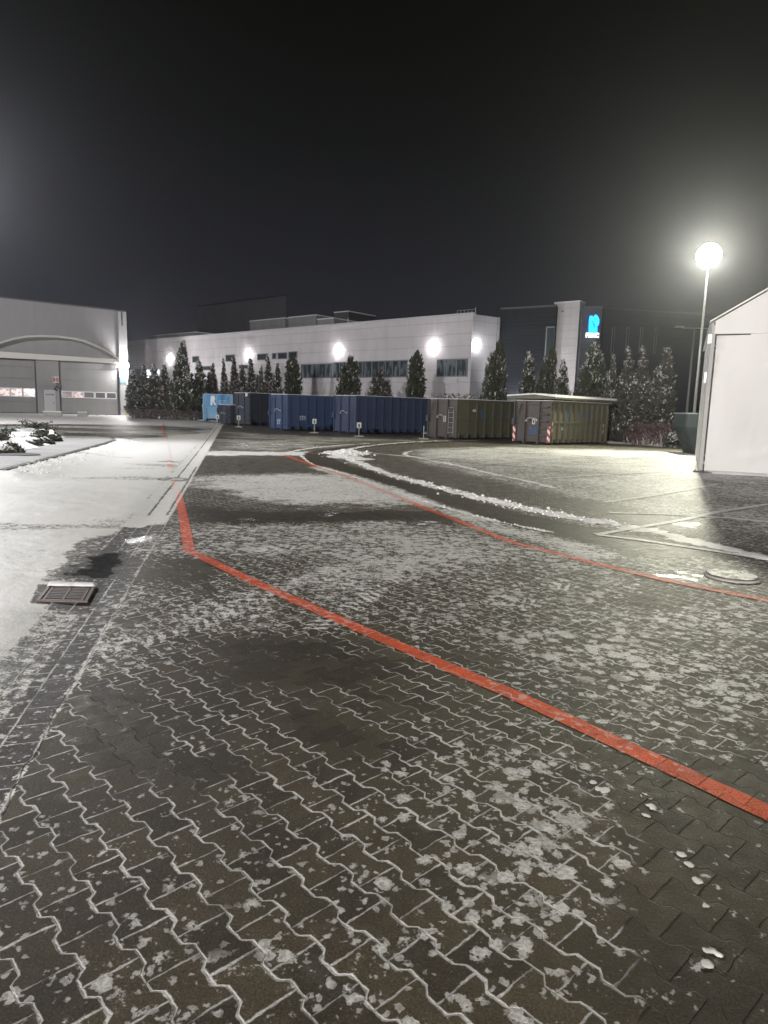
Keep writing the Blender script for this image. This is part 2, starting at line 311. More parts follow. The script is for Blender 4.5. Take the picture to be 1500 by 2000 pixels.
def ridge(x,y):
    H=np.zeros(x.shape); cl=fbm(x*6,y*6,41,3); c2=fbm(x*17,y*17,43,2)
    for P,w,h in RIDGES:
        m=w*3; k=(x>P[:,0].min()-m)&(x<P[:,0].max()+m)&(y>P[:,1].min()-m)&(y<P[:,1].max()+m)
        if k.any():
            d=dpoly(x[k],y[k],P,False); g=np.exp(-(d/(w*(.35+1.35*cl[k])))**2*1.3); H[k]=np.maximum(H[k],h*np.clip(g*1.25+(cl[k]-.62)*1.5+(c2[k]-.5)*.7*g-.18,0,1.3)*sst(.06,.3,g)*(.35+.65*sst(.38,.55,fbm(x[k]*1.7,y[k]*1.7,47,2))))
    for (px,py,rx,h) in ((680,885,.75,.11),(668,892,.5,.07),(702,897,.4,.06)):
        c=at(px,py)[:2]; g=np.exp(-((x-c[0])**2+(y-c[1])**2)/rx**2); H=np.maximum(H,h*np.clip(g*1.2+(cl-.6)*1.3-.1,0,1.2)*sst(.05,.3,g))
    for c,r_,h_ in LUMPS:
        k=(abs(x-c[0])<.2)&(abs(y-c[1])<.2)
        if k.any(): g=np.exp(-((x[k]-c[0])**2+(y[k]-c[1])**2)/r_**2); nn=fbm(x[k]*42,y[k]*42,91,4); H[k]=np.maximum(H[k],h_*np.clip(g*1.2+(nn-.55)*2.6-.1,0,1.)*sst(.03,.5,g))
    return H
# flat low cast ground relief
def gh(x,y):
    r=np.hypot(x,y); H=(fbm(x*.45,y*.45,5,2)-.5)*.03*sst(1.,4.,r)*(1-sst(25,40,r))
    H=H+ridge(x,y)
    t=(x-g0[0])*gdir[0]+(y-g0[1])*gdir[1]; s=(x-g0[0])*gn[0]+(y-g0[1])*gn[1]
    H=H-.022*np.exp(-((s-GW/2)/.32)**2)
    sn=(1-area(x,y,np.array([[-3.3,5.0],[-2.2,5.0],[-2.2,6.1],[-3.3,6.1]]),.12))*area(x,y,LANE,.25)*(fbm(x*1.4,y*1.4,61,4)-.35)*.035; H=H+np.clip(sn,0,1)*(1-sst(35,50,r))
    k=dpoly(x,y,ISL[:6],False) if np.size(x)<10 else None
    b=stroke(x,y,ISL[:6],.8,.7)*(1-area(x,y,ISL,.02)); H=H+b*(.075+.07*fbm(x*2.2,y*2.2,63,3))
    return H
def setmask(o,x,y,flat=False):
    c,b,j,w=masks(x,y); a=o.data.color_attributes.new('mask','FLOAT_COLOR','POINT'); a.data.foreach_set('color',np.stack([c,b,j,w],1).astype(np.float32).ravel())
def ground_mat(name,kind):
    k=NT(name); P=k.pos(); x,y,z=k.sep(P)[:3]
    at_=k.n.new('ShaderNodeAttribute'); at_.attribute_name='mask'; cs=k.n.new('ShaderNodeSeparateColor'); k.l.new(at_.outputs['Color'],cs.inputs[0])
    cov,blob,jnt=cs.outputs[0],cs.outputs[1],cs.outputs[2]; wet=at_.outputs['Alpha']
    P2=k.com(x,y,0.)
    nd=k.sep(k.noise(P2,14,3,col=True)); x2=k.m_('ADD',x,k.m_('MULTIPLY',k.m_('SUBTRACT',nd[0],.5),.017)); y2=k.m_('ADD',y,k.m_('MULTIPLY',k.m_('SUBTRACT',nd[1],.5),.017))
    if kind=='gutter': A,W,L,am=rad(12.5),.173,.20,0.
    else: A,W,L,am=rad(43),.14,.195,.0135
    ca,sa=math.cos(A),math.sin(A)
    u=k.m_('ADD',k.m_('MULTIPLY',x2,ca),k.m_('MULTIPLY',y2,sa)); v=k.m_('SUBTRACT',k.m_('MULTIPLY',x2,sa),k.m_('MULTIPLY',y2,ca))
    if kind=='gutter': u=k.m_('ADD',u,.0+(1.81*ca-3.98*sa))
    ku=k.m_('ROUND',k.m_('DIVIDE',u,W)); par=k.m_('SUBTRACT',1.,k.m_('MULTIPLY',k.m_('FLOORED_MODULO',ku,2.),2.))
    vl=k.m_('DIVIDE',v,L); tr=k.m_('MULTIPLY',k.m_('COSINE',k.m_('MULTIPLY',vl,2*math.pi)),2.6); tr=k.m_('MAXIMUM',k.m_('MINIMUM',tr,1.),-1.)
    ln=k.m_('SUBTRACT',k.m_('MULTIPLY',ku,W),k.m_('MULTIPLY',k.m_('MULTIPLY',par,tr),am)); dz=k.m_('SUBTRACT',u,ln); dzig=k.m_('ABSOLUTE',dz)
    col=k.m_('SUBTRACT',ku,k.m_('LESS_THAN',dz,0.)); s=k.m_('ADD',vl,k.m_('MULTIPLY',col,.5)); ds=k.m_('MULTIPLY',k.m_('ABSOLUTE',k.m_('SUBTRACT',s,k.m_('ROUND',s))),L)
    jd=k.m_('MINIMUM',dzig,ds)
    wn=k.n.new('ShaderNodeTexWhiteNoise'); wn.noise_dimensions='2D'; k.l.new(k.com(col,k.m_('FLOOR',s)),wn.inputs['Vector']); rnd=wn.outputs['Value']
    nA=k.noise(P2,1.1,5,.6); nA2=k.noise(k.vm('ADD',P2,(31,7,0)),2.6,3,.6); nB=k.noise(P2,13,4,.6); nC=k.noise(P2,55,3,.6); nD=k.noise(P2,125,4,.75); nE=k.noise(k.vm('ADD',P2,(5,91,0)),5,4,.65)
    hB=k.m_('SUBTRACT',nB,.5); hC=k.m_('SUBTRACT',nC,.5)
    # cover
    q=k.m_('ADD',cov,k.m_('MULTIPLY',k.m_('SUBTRACT',nA,.5),.45)); q=k.m_('ADD',q,k.m_('MULTIPLY',k.m_('SUBTRACT',nE,.5),.5)); q=k.m_('ADD',q,k.m_('MULTIPLY',hB,.9)); q=k.m_('ADD',q,k.m_('MULTIPLY',hC,.75))
    c1=k.ss(.46,.64,q)
    # residue blobs
    wv=k.vm('ADD',P2,k.vm('SCALE',k.noise(P2,22,2,col=True),sc_=.06))
    def vor(scale,off,amp,rmin,rmax):
        n=k.n.new('ShaderNodeTexVoronoi'); n.inputs['Scale'].default_value=scale; k.l.new(k.vm('ADD',wv,off),n.inputs['Vector'])
        rr=k.mr(k.sep(n.outputs['Color'])[0],0.,1.,rmin,rmax); r_=k.m_('SUBTRACT',k.m_('MULTIPLY',k.m_('MULTIPLY',blob,rr),1.),.06)
        d=k.m_('ADD',n.outputs['Distance'],k.m_('MULTIPLY',hB,.6)); d=k.m_('ADD',d,k.m_('MULTIPLY',hC,.9)); d=k.m_('ADD',d,k.m_('MULTIPLY',k.m_('SUBTRACT',nE,.5),.5))
        return k.ss(0.,.17,k.m_('SUBTRACT',r_,d))
    c2=k.m_('MAXIMUM',k.m_('MULTIPLY',vor(8.5,(0,0,0),1,-.1,1.1),k.ss(.5,.75,blob)),k.m_('MAXIMUM',vor(14.,(4,2,0),1,-.25,1.15),k.m_('MULTIPLY',vor(27.,(9,2,0),1,-.35,1.15),.8)))
    c2=k.m_('MULTIPLY',c2,k.mr(nC,.35,.6,.45,1.)); gate=k.ss(.28,.48,k.m_('ADD',nA2,k.m_('MULTIPLY',k.m_('SUBTRACT',blob,.45),.6))); c2=k.m_('MULTIPLY',c2,gate)
    # joints filled with snow: width varies
    jw=k.m_('ADD',jd,k.m_('MULTIPLY',k.m_('SUBTRACT',nE,.5),-.014)); jw=k.m_('ADD',jw,k.m_('MULTIPLY',hC,.010)); jw=k.m_('ADD',jw,k.m_('MULTIPLY',hB,-.010))
    zz=k.m_('MULTIPLY',k.m_('LESS_THAN',dzig,ds),.0022); jw=k.m_('SUBTRACT',jw,zz)
    js=k.m_('SUBTRACT',1.,k.ss(.0006,.0056,jw)); jg=k.ss(.38,.56,k.m_('ADD',jnt,k.m_('MULTIPLY',k.m_('SUBTRACT',nA2,.5),.9)))
    c3=k.m_('MULTIPLY',k.m_('MULTIPLY',js,jg),k.m_('MULTIPLY',k.mr(nE,.3,.6,.5,.95),k.mr(nC,.35,.55,.6,1.)))
    snow=k.m_('MAXIMUM',k.m_('MAXIMUM',c1,c2),c3); snow=k.m_('MINIMUM',snow,1.)
    joint=k.m_('SUBTRACT',1.,k.ss(.0012,.0048,jd))
    pud=k.ss(.82,.95,wet)
    # paving colour
    if kind=='red':
        base=k.mix(k.ss(.45,.6,nE),(.95,.115,.012),(.70,.080,.012)); base=k.mix(k.ss(.56,.64,k.m_('ADD',k.m_('MULTIPLY',nC,.55),k.m_('MULTIPLY',nB,.45))),base,(.10,.05,.035)); base=k.mix(k.m_('MULTIPLY',rnd,.25),base,(.35,.06,.03))
    elif kind=='white': base=k.mix(k.ss(.55,.75,nC),(.86,.86,.82),(.4,.39,.36))
    elif kind=='gutter': base=k.mix(rnd,(.034,.027,.023),(.054,.043,.037))
    else: base=k.mix(rnd,(.036,.027,.0135),(.078,.061,.033))
    vv=k.m_('MULTIPLY',k.mr(nD,.32,.68,.30,1.85),k.mr(nE,.25,.75,.78,1.2)); base=k.mix(1.,base,k.com(vv,vv,vv),'MULTIPLY')
    base=k.mix(k.m_('MULTIPLY',k.ss(.585,.70,nD),.30 if kind in('pave','gutter') else .12),base,(.42,.37,.28))
    frost=k.m_('MULTIPLY',k.ss(.45,.75,k.m_('ADD',nB,k.m_('MULTIPLY',k.m_('SUBTRACT',jnt,.5),.4))),.10 if kind=='pave' else .05); base=k.mix(k.m_('MULTIPLY',frost,.75),base,(.50,.455,.37))
    dk=k.m_('SUBTRACT',1.,k.m_('MULTIPLY',wet,.55 if kind!='white' else .1)); base=k.mix(1.,base,k.com(dk,dk,dk),'MULTIPLY')
    pit=k.ss(-.15,-.4,jnt); base=k.mix(k.m_('MULTIPLY',pit,.93),base,(.006,.006,.0055))
    base=k.mix(k.m_('MULTIPLY',joint,.8 if kind!='red' else .35),base,(.018,.015,.012))
    sv=k.mr(nB,.25,.75,.88,1.04); scol=k.mix(1.,(.90,.888,.865),k.com(sv,sv,sv),'MULTIPLY')
    mx=k.mr(k.ss(.5,.9,cov)  ,0.,1.,.5,.965) if kind=='red' else .96
    colr=k.mix(k.m_('MULTIPLY',snow,mx),base,scol)
    rg=k.m_('SUBTRACT',k.mr(nB,.3,.7,.55,.75),k.m_('MULTIPLY',wet,.22)); rg=k.m_('ADD',k.m_('MULTIPLY',rg,k.m_('SUBTRACT',1.,snow)),k.m_('MULTIPLY',snow,.55)); rg=k.m_('SUBTRACT',rg,k.m_('MULTIPLY',pud,k.m_('SUBTRACT',rg,.20)))
    # relief
    h=k.m_('MULTIPLY',joint,-.0045); h=k.m_('ADD',h,k.m_('MULTIPLY',nD,.0026)); h=k.m_('ADD',h,k.m_('MULTIPLY',nC,.002)); h=k.m_('ADD',h,k.m_('MULTIPLY',rnd,.0015)); h=k.m_('MULTIPLY',h,k.m_('SUBTRACT',1.,snow))
    h=k.m_('ADD',h,k.m_('MULTIPLY',snow,k.m_('ADD',.0022,k.m_('MULTIPLY',nC,.0022)))); h=k.m_('ADD',h,k.m_('MULTIPLY',k.m_('MULTIPLY',c1,nB),.004))
    h=k.m_('MULTIPLY',h,k.m_('SUBTRACT',1.,k.m_('MULTIPLY',pud,.6)))
    return k.fin(colr,rg,0.,k.bump(h,.9,1.),k.m_('MULTIPLY',k.m_('SUBTRACT',1.,k.m_('MULTIPLY',pit,.95)),.36))
MG=ground_mat('paving_with_snow','pave'); MRED=ground_mat('worn_red_paint','red'); MWHITE=ground_mat('worn_white_paint','white'); MGUT=ground_mat('gutter_stones','gutter')
def make_ground():
    A=[rad(a) for a in np.concatenate([np.arange(-180,-42,3.),np.arange(-42,-33,.25),np.arange(-33,33,.098),np.arange(33,42,.25),np.arange(42,180,3.)])]
    A=np.array(A); R=[.25,.5,.8,1.05]
    while R[-1]<95: r=R[-1]; R.append(r+min(r*r/1000,r/220))
    R+=[105,125,160,220,350,600,1200,2500]; R=np.array(R); na,nr=len(A),len(R)
    X=np.sin(A)[None,:]*R[:,None]; Y=np.cos(A)[None,:]*R[:,None]; x=X.ravel(); y=Y.ravel()
    z=gh(x,y); V=np.stack([x,y,z],1); V=np.vstack([V,[[0,0,0]]])
    i=np.arange(nr-1)[:,None]*na; j=np.arange(na)[None,:]; j2=(j+1)%na
    Q=np.stack([i+j,i+j2,i+na+j2,i+na+j],-1).reshape(-1,4)[:, ::-1]
    c=len(V)-1; jj=np.arange(0,na); Tq=np.stack([jj,np.full(na,c),(jj+1)%na,(jj+1)%na],1)
    o=npmesh('ground',V,Q,MG,smooth=True,kind='structure'); 
    setmask(o,V[:,0],V[:,1]); return o
make_ground()
# ground beneath the photographer (inner cap) is closed by a small disc of the same paving
def strip(name,P,w,mat,step=.03,off=.004,nw=6,**k):
    P=np.asarray(P); seg=np.linalg.norm(np.diff(P,axis=0),axis=1); L=np.concatenate([[0],np.cumsum(seg)])
    t=[0.]
    while t[-1]<L[-1]:
        c=np.array([np.interp(t[-1],L,P[:,0]),np.interp(t[-1],L,P[:,1])]); t.append(t[-1]+max(step,np.hypot(*c)**2/3000))
    t=np.array(t[:-1]+[L[-1]]); cx=np.interp(t,L,P[:,0]); cy=np.interp(t,L,P[:,1])
    e=1e-2; dx=np.interp(np.minimum(t+.12,L[-1]),L,P[:,0])-np.interp(np.maximum(t-.12,0),L,P[:,0]); dy=np.interp(np.minimum(t+.12,L[-1]),L,P[:,1])-np.interp(np.maximum(t-.12,0),L,P[:,1])
    n=np.hypot(dx,dy)+1e-9; nx,ny=-dy/n,dx/n; s=np.linspace(-w/2,w/2,nw)
    jit=1+(fbm(cx*11,cy*11,77,4)-.5)*.22
    X=cx[:,None]+nx[:,None]*s*jit[:,None]; Y=cy[:,None]+ny[:,None]*s*jit[:,None]; x=X.ravel(); y=Y.ravel(); V=np.stack([x,y,gh(x,y)+off*(.35+.07*np.hypot(x,y))],1)
    i=np.arange(len(t)-1)[:,None]*nw; j=np.arange(nw-1)[None,:]; Q=np.stack([i+j,i+j+1,i+nw+j+1,i+nw+j],-1).reshape(-1,4)[:, ::-1]
    o=npmesh(name,V,Q,mat,smooth=True,**k); setmask(o,x,y); return o
RED1=G((336,930),(345,950),(351,975),(360,1020),(370,1078),(500,1140),(720,1235),(1000,1355),(1500,1590),(1800,1745))
RED2=G((540,883),(600,905),(660,925),(800,980),(1000,1060),(1160,1100),(1300,1133),(1500,1172),(1700,1215))
RED3=G((316,826),(325,870),(333,915))
for P in (RED1,RED2,RED3): strip('painted_line',P,.125,MRED,.03,.005,kind='structure')
for P in LINES_W: strip('painted_line',P,.12,MWHITE,.04,.0065,kind='structure')
strip('gutter',np.array([gr(t)+gn*GW/2 for t in np.linspace(-3,44,90)]),GW,MGUT,.03,.0035,nw=22,kind='structure')
MSNOW=(lambda k:(k.fin(k.mix(k.noise(k.obj(),6,3),(.72,.72,.73),(.84,.84,.85)),.6,0.,k.bump(k.noise(k.obj(),14,4),.6,.02))))(NT('snow'))
def clods():
    V=[];Q=[]; ico=bmesh.new(); bmesh.ops.create_icosphere(ico,subdivisions=1,radius=1); iv=np.array([v.co[:] for v in ico.verts]); ifc=np.array([[v.index for v in f.verts] for f in ico.faces]); ico.free()
    P=[]
    for R_,w,h in RIDGES:
        seg=np.linalg.norm(np.diff(R_,axis=0),axis=1).sum(); n=int(seg*(38 if h>.03 else 12))
        for _ in range(n):
            i=RS.randint(len(R_)-1); t=RS.rand(); c=R_[i]*(1-t)+R_[i+1]*t+RS.randn(2)*w*(.5+RS.rand()*.8); P.append((c[0],c[1],.004+abs(RS.randn())*(.012 if h>.03 else .006)))
    c=at(680,887)[:2]
    for _ in range(160): q=c+RS.randn(2)*.45; P.append((q[0],q[1],.012+RS.rand()**2*.05))
    for _ in range(500):
        t=RS.rand(); P_=ISL[:6]; i=RS.randint(5); q=P_[i]*(1-t)+P_[i+1]*t+gn*-1*abs(RS.randn())*.5; P.append((q[0],q[1],.01+RS.rand()*.02))
    P=np.array(P); zz=gh(P[:,0],P[:,1])
    for i,(x,y,r) in enumerate(P):
        v=iv*(1+RS.rand(len(iv),1)*.7-.35)*np.array([1,1,.75])*r; a=RS.rand()*6.28; v=v@np.array([[math.cos(a),-math.sin(a),0],[math.sin(a),math.cos(a),0],[0,0,1]]); V.append(v+[x,y,zz[i]+r*.3]); Q.append(ifc+12*i)
    npmesh('snow_clods',np.vstack(V),np.vstack(Q),MSNOW,smooth=True,label='loose lumps of ploughed snow lying along the tyre ridges',cat='snow lumps',kind='stuff')
clods()
# ------------------------------------------------------------------ common materials
M_alu=plain('brushed_aluminium',(.36,.355,.35),.6,.1,20,.2); M_steel=plain('galvanised_steel',(.42,.42,.43),.45,.2,12,.5); M_black=plain('black_plastic',(.02,.02,.022),.5)
M_dark=plain('dark_grey_metal',(.05,.05,.055),.55); M_whitep=plain('white_board',(.5,.5,.49),.5,.06); M_conc=plain('concrete',(.34,.33,.31),.85,.25,5)
M_glass=NT('dark_window_glass').fin((.035,.045,.055),.08,0.,None,.8); M_rubber=plain('rubber_seal',(.03,.03,.03),.7)
def cladding(name,c,bw,bh,groove=.75,dirt=.12,rough=.5,spec=.5):      # flat cassette panels with thin joints (x along the wall, z up)
    k=NT(name); o=k.obj(); x,y,z=k.sep(o)[:3]
    def gr_(c_,p,w):
        f=k.m_('MULTIPLY',k.m_('ABSOLUTE',k.m_('SUBTRACT',k.m_('DIVIDE',c_,p),k.m_('ROUND',k.m_('DIVIDE',c_,p)))),p); return k.m_('SUBTRACT',1.,k.ss(w*.4,w,f))
    cell=k.com(k.m_('ROUND',k.m_('DIVIDE',x,bw)),k.m_('FLOOR',k.m_('DIVIDE',z,bh))); wn=k.n.new('ShaderNodeTexWhiteNoise'); wn.noise_dimensions='2D'; k.l.new(cell,wn.inputs['Vector'])
    g=k.m_('MAXIMUM',gr_(z,bh,.035),k.m_('MULTIPLY',gr_(k.m_('ADD',x,bw*.37),bw,.03),.7))
    v=k.m_('MULTIPLY',k.mr(wn.outputs['Value'],0.,1.,.965,1.02),k.mr(k.noise(k.vm('MULTIPLY',o,(1,1,.25)),1.2,4),.3,.7,1-dirt,1+dirt*.4))
    col=k.mix(1.,c,k.com(v,v,v),'MULTIPLY'); col=k.mix(k.m_('MULTIPLY',g,groove*.5),col,(c[0]*.35,c[1]*.35,c[2]*.35))
    return k.fin(col,rough,0.,k.bump(k.m_('MULTIPLY',g,-.02),.6,1.),spec)
M_fac=cladding('facade_panel',(.56,.535,.565),6.,1.05); M_fac2=cladding('facade_panel_grey',(.38,.38,.415),5.,1.05); M_tow=cladding('tower_panel',(.40,.385,.40),40.,.62,.35)
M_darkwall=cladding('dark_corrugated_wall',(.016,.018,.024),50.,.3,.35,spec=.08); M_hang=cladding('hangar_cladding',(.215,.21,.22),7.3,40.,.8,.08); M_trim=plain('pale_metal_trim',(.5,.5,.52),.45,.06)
M_roofsnow=MSNOW
M_frame=plain('window_frame',(.16,.17,.19),.5)
# ------------------------------------------------------------------ long factory building
HB=10.
pA=at(924,613,HB); pB=at(249,668,HB); fb=Fr(pA[:2],(pB-pA)[:2]); LB=np.linalg.norm((pB-pA)[:2])+14
B=empty('factory_building',fb,label='long pale panelled factory hall with strip windows behind the conifers',cat='building')
MB().box(0,LB,-22,0,0,HB).build('wall',M_fac,B)
MB().box(-.06,LB,-.25,.06,HB-.12,HB+.14).build('roof_edge',M_trim,B,.02)
MB().box(.3,LB,-21.7,-.3,HB+.005,HB+.09).build('roof_snow',M_roofsnow,B)
def window(fr,par,x0,x1,z0,z1,ymid,nm,glass=M_glass,face=1,sub=None,frw=.09):
    # frame proud of the wall (outward = +y*face), recessed glass as sub-part
    a,b=sorted((x0,x1)); f=MB(); y0,y1=(ymid-.02,ymid+.07) if face>0 else (ymid-.07,ymid+.02)
    f.box(a-frw,b+frw,y0,y1,z1,z1+frw); f.box(a-frw,b+frw,y0,y1,z0-frw,z0); f.box(a-frw,a,y0,y1,z0,z1); f.box(b,b+frw,y0,y1,z0,z1)
    for i in range(1,nm):
        xm=a+(b-a)*i/nm; f.box(xm-.035,xm+.035,y0,y1-.01*face if face>0 else y1,z0,z1)
    o=f.build('window',M_frame,par); g=MB().box(a,b,min(ymid+.002*face,ymid+.02*face),max(ymid+.002*face,ymid+.02*face),z0,z1).build('pane',glass,o); return o
def fwin(px0,px1,py0,py1,nm,glass=M_glass):
    x0,_=fb.on(px0,(py0+py1)/2); x1,_=fb.on(px1,(py0+py1)/2); xm=(px0+px1)/2; _,z0=fb.on(xm,py1); _,z1=fb.on(xm,py0); return window(fb,B,x0,x1,z0,z1,0.,nm,glass)
M_glassL=(lambda k:(k.fin(k.mix(k.ss(.45,.6,k.noise(k.vm('MULTIPLY',k.obj(),(1.2,1,.3)),2.,2)),(.035,.05,.06),(.16,.19,.21)),.12,0.,None,.8)))(NT('curtained_window_glass'))
fwin(589,648,712,737,5,M_glassL); fwin(652,795,707,736,11,M_glassL); fwin(855,912,703,734,3,M_glassL)
for a,b,c,d in ((377,388,697,707),(442,458,694,705),(504,522,692,702),(533,539,691,700),(544,560,690,700),(565,580,688,699),(398,411,716,722),(468,484,714,719)): fwin(a,b,c,d,1)
v0=fb.on(868,740); v1=fb.on(894,749); MB().box(min(v0[0],v1[0]),max(v0[0],v1[0]),.0,.06,v1[1],v0[1]).build('vent_grille',M_steel,B)
# gate seen at the far left end: grey frame and bright window
x0,z0=fb.on(265,760); x1,z1=fb.on(284,720); MB().box(min(x0,x1),max(x0,x1),0,.08,0,z1).build('loading_door',M_frame,B)
M_lit=emit('lit_window',(.85,.92,1.,1),2.2); x0,z0=fb.on(284,740); x1,z1=fb.on(311,722); MB().box(min(x0,x1),max(x0,x1),0,.05,z0,z1).build('window',M_lit,B)
# return wall at the right end
pC=at(978,617.5,HB); fr2=Fr(pA[:2],(pC-pA)[:2]); LR=np.linalg.norm((pC-pA)[:2])
# roof pieces
def roofbox(px0,px1,ptop,back,dep,name,label,mat,snow=True):
    x0,_=fb.on(px0,ptop,-back); x1,_=fb.on(px1,ptop,-back); _,z1=fb.on((px0+px1)/2,ptop,-back); a,b=sorted((x0,x1))
    m=MB().box(a,b,-back-dep,-back,HB+.09,z1); o=m.build(name,mat,B,label=label)
    if snow: MB().box(a-.05,b+.05,-back-dep-.05,-back+.05,z1+.003,z1+.12).build('snow_cover',MSNOW,o)
    return o
M_rb=cladding('rooftop_panel',(.30,.30,.32),3.,1.2); M_rbd=cladding('rooftop_dark_panel',(.09,.09,.10),3.,1.2)
roofbox(296,384,653,6,6,'rooftop_unit','low grey rooftop box',M_rb); roofbox(488,556,625,9,7,'rooftop_unit','large grey rooftop box',M_rb); roofbox(563.5,618,618.5,9,7,'rooftop_unit','second large grey rooftop box',M_rb)
roofbox(620,652,623.5,7,6,'rooftop_unit','smaller pale rooftop box',M_rb); roofbox(653,681,610,12,5,'rooftop_unit','tall dark rooftop box',M_rbd)
def mast(px,py0,py1,back,r=.05):
    x,z=fb.on(px,py0,-back); return MB().tube((x,-back,HB+.1),(x,-back,z),r,r*.7,6).build('mast',M_steel,B)
mast(680,622,638,2,.08); mast(929,600,612,.6,.06)
x0,z0=fb.on(893,611,-1.); x1,z1=fb.on(929,608,-1.); g=MB()
for zz in (HB+.25,HB+.55): g.tube((x0,-1,zz),(max(x1,.3),-1,zz),.03,.03,5)
for i in range(6): xx=x0+(max(x1,.3)-x0)*i/5; g.tube((xx,-1,HB+.1),(xx,-1,HB+.55),.03,.03,5)
g.build('roof_railing',M_steel,B)
# far high hall
pT=atd(559,577.5,112); fr3=Fr(pT[:2],fb.ex[:2]); ht=pT[2]; xl,_=fr3.on(386,600)
B3=empty('high_storage_hall',fr3,label='tall dim grey box hall rising behind the factory roof',cat='building')
vd=np.array([pT[0],pT[1]])/np.hypot(pT[0],pT[1])*14; vx,vy=vd@fr3.ex[:2],vd@fr3.ey[:2]; FT=[(0,0),(xl,0),(xl+vx,vy),(vx,vy)]; MB().prism(FT,0,ht,'z').build('wall',cladding('high_hall_panel',(.15,.155,.175),6,2.,.3),B3); MB().prism(FT,ht+.003,ht+.25,'z').build('roof_edge',M_dark,B3)
# dark office block at right of the factory, light stair tower, more dark blocks
pC0=at(979,604.5,10.7); pD=at(1087,598.5,10.7); fr4=Fr(pC0[:2],(pD-pC0)[:2]); LD=np.linalg.norm((pD-pC0)[:2])
lrw=np.linalg.norm(pC0[:2]-pA[:2]); frw_=Fr(pA[:2],(pC0-pA)[:2]); _,zr=frw_.on(950,615)
Rw=empty('factory_end_wall',frw_,label='grey end wall of the factory between the corner and the dark block',cat='building')
MB().box(.07,lrw-.05,.02,14,0,HB-.02).build('wall',M_fac2,Rw); MB().tube((lrw-.35,-.09,0),(lrw-.35,-.09,HB),.07,.07,8).build('downpipe',M_steel,Rw)
Bd=empty('office_block',fr4,label='dark corrugated office block left of the white stair tower',cat='building')
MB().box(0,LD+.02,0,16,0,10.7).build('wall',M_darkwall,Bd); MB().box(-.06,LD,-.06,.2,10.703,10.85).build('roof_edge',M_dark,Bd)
a,_=fr4.on(1067,640); b,_=fr4.on(1084,640); _,zt=fr4.on(1070,638); w_=MB().box(a,b,-.05,0.01,2.2,zt).build('window',M_frame,Bd); MB().box(a+.12,b-.02,-.065,-.052,2.3,zt-.12).build('pane',M_glass,w_)
pE=at(1088,595,11.0); pF=at(1137,591.5,11.0); fr5=Fr(pE[:2]+fr4.ey[:2]*-.6,(pF-pE)[:2]); LT=np.linalg.norm((pF-pE)[:2])
Bt=empty('stair_tower',fr5,label='slim white panelled stair tower beside the blue sign',cat='tower')
MB().box(0,LT,0,1.2,0,11.).build('wall',M_tow,Bt); MB().box(-.05,LT+.05,-.05,1.2,11.003,11.12).build('roof_edge',M_trim,Bt); MB().tube((LT*.35,-.02,10.3),(LT*.35,-.25,10.3),.05,.05,8).build('camera_bracket',M_black,Bt)
pG=atd(1137.5,601,56.2); hG=pG[2]; fr6=Fr(pG[:2],(1,-.18)); a,_=fr6.on(1176,606)
Bs=empty('sign_block',fr6,label='dark blank wall block carrying the glowing blue sign',cat='building')
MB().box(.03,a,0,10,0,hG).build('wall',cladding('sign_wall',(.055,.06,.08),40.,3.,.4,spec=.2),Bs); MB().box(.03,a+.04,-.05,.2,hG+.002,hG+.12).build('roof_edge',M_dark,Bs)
pH=atd(1178,602,62.); fr7=Fr(pH[:2],(1,.22)); 
Bw=empty('dark_warehouse',fr7,label='dark warehouse wing stretching behind the right hand conifers',cat='building')
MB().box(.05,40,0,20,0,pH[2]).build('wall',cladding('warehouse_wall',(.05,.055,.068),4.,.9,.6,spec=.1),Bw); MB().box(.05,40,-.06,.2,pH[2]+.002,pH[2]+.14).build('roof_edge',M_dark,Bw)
for px in (1192,1220,1247,1275):
    x0,z0=fr7.on(px,690); x1,z1=fr7.on(px+9,640); w_=MB().box(x0,x1,-.05,.0,z0,z1).build('window',M_frame,Bw); MB().box(x0+.06,x1-.06,-.062,-.051,z0+.06,z1-.06).build('pane',M_glass,w_)
# glowing sign: rounded letter shape with hatching, white name strip
M_cyan=emit('sign_cyan_light',(.0,.62,1.,1),1.9); M_signw=emit('sign_white_light',(.9,.97,1.,1),2.2); M_signd=emit('sign_blue_edge',(.0,.05,.75,1),1.4)
def sp(x,y): # zoomed sign pixel -> local
    return fr6.on(1140+x/30.,605+y/30.,-.35)
Sg=empty('illuminated_sign',Fr(fr6.w(0,-.35)[:2],fr6.ex[:2]),label='glowing cyan and white company sign high on the dark wall',cat='sign')
out=[(345,420),(380,360),(450,350),(520,390),(560,470),(600,370),(680,290),(760,320),(820,390),(870,490),(900,590),(900,760),(870,880),(810,970),(750,1040),(800,1050),(795,1200),(770,1380),(290,1320),(305,900),(325,600)]
pts=[sp(*p) for p in out]; MB().prism(pts,-.10,.0).build('letter_face',M_cyan,Sg)
cxs=np.mean([p[0] for p in pts]); czs=np.mean([p[1] for p in pts]); big=[(cxs+(p[0]-cxs)*1.14,czs+(p[1]-czs)*1.06) for p in pts]; MB().prism(big,.01,.14).build('letter_side',M_signd,Sg)
hm=MB()
for (x0,y0,x1,y1) in ((490,760,545,640),(520,900,590,760),(560,1000,650,830),(620,1060,690,940)):
    a=sp(x0,y0); b=sp(x1,y1); hm.prism([(a[0]-.035,a[1]),(a[0]+.035,a[1]),(b[0]+.035,b[1]),(b[0]-.035,b[1])],-.115,-.103)
hm.build('hatch_mark',plain('sign_hatch',(.0,.12,.25),.5),Sg)
a=sp(500,1510); text('name_lettering','PRMC',.46,M_signw,Sg,TM(a[0],-.06,a[1],'-y'),.05,.86,.035)
light('sign_glow',fr6.w(cxs,-1.0,czs),7,(.1,.35,1.),Sg,r=.5)
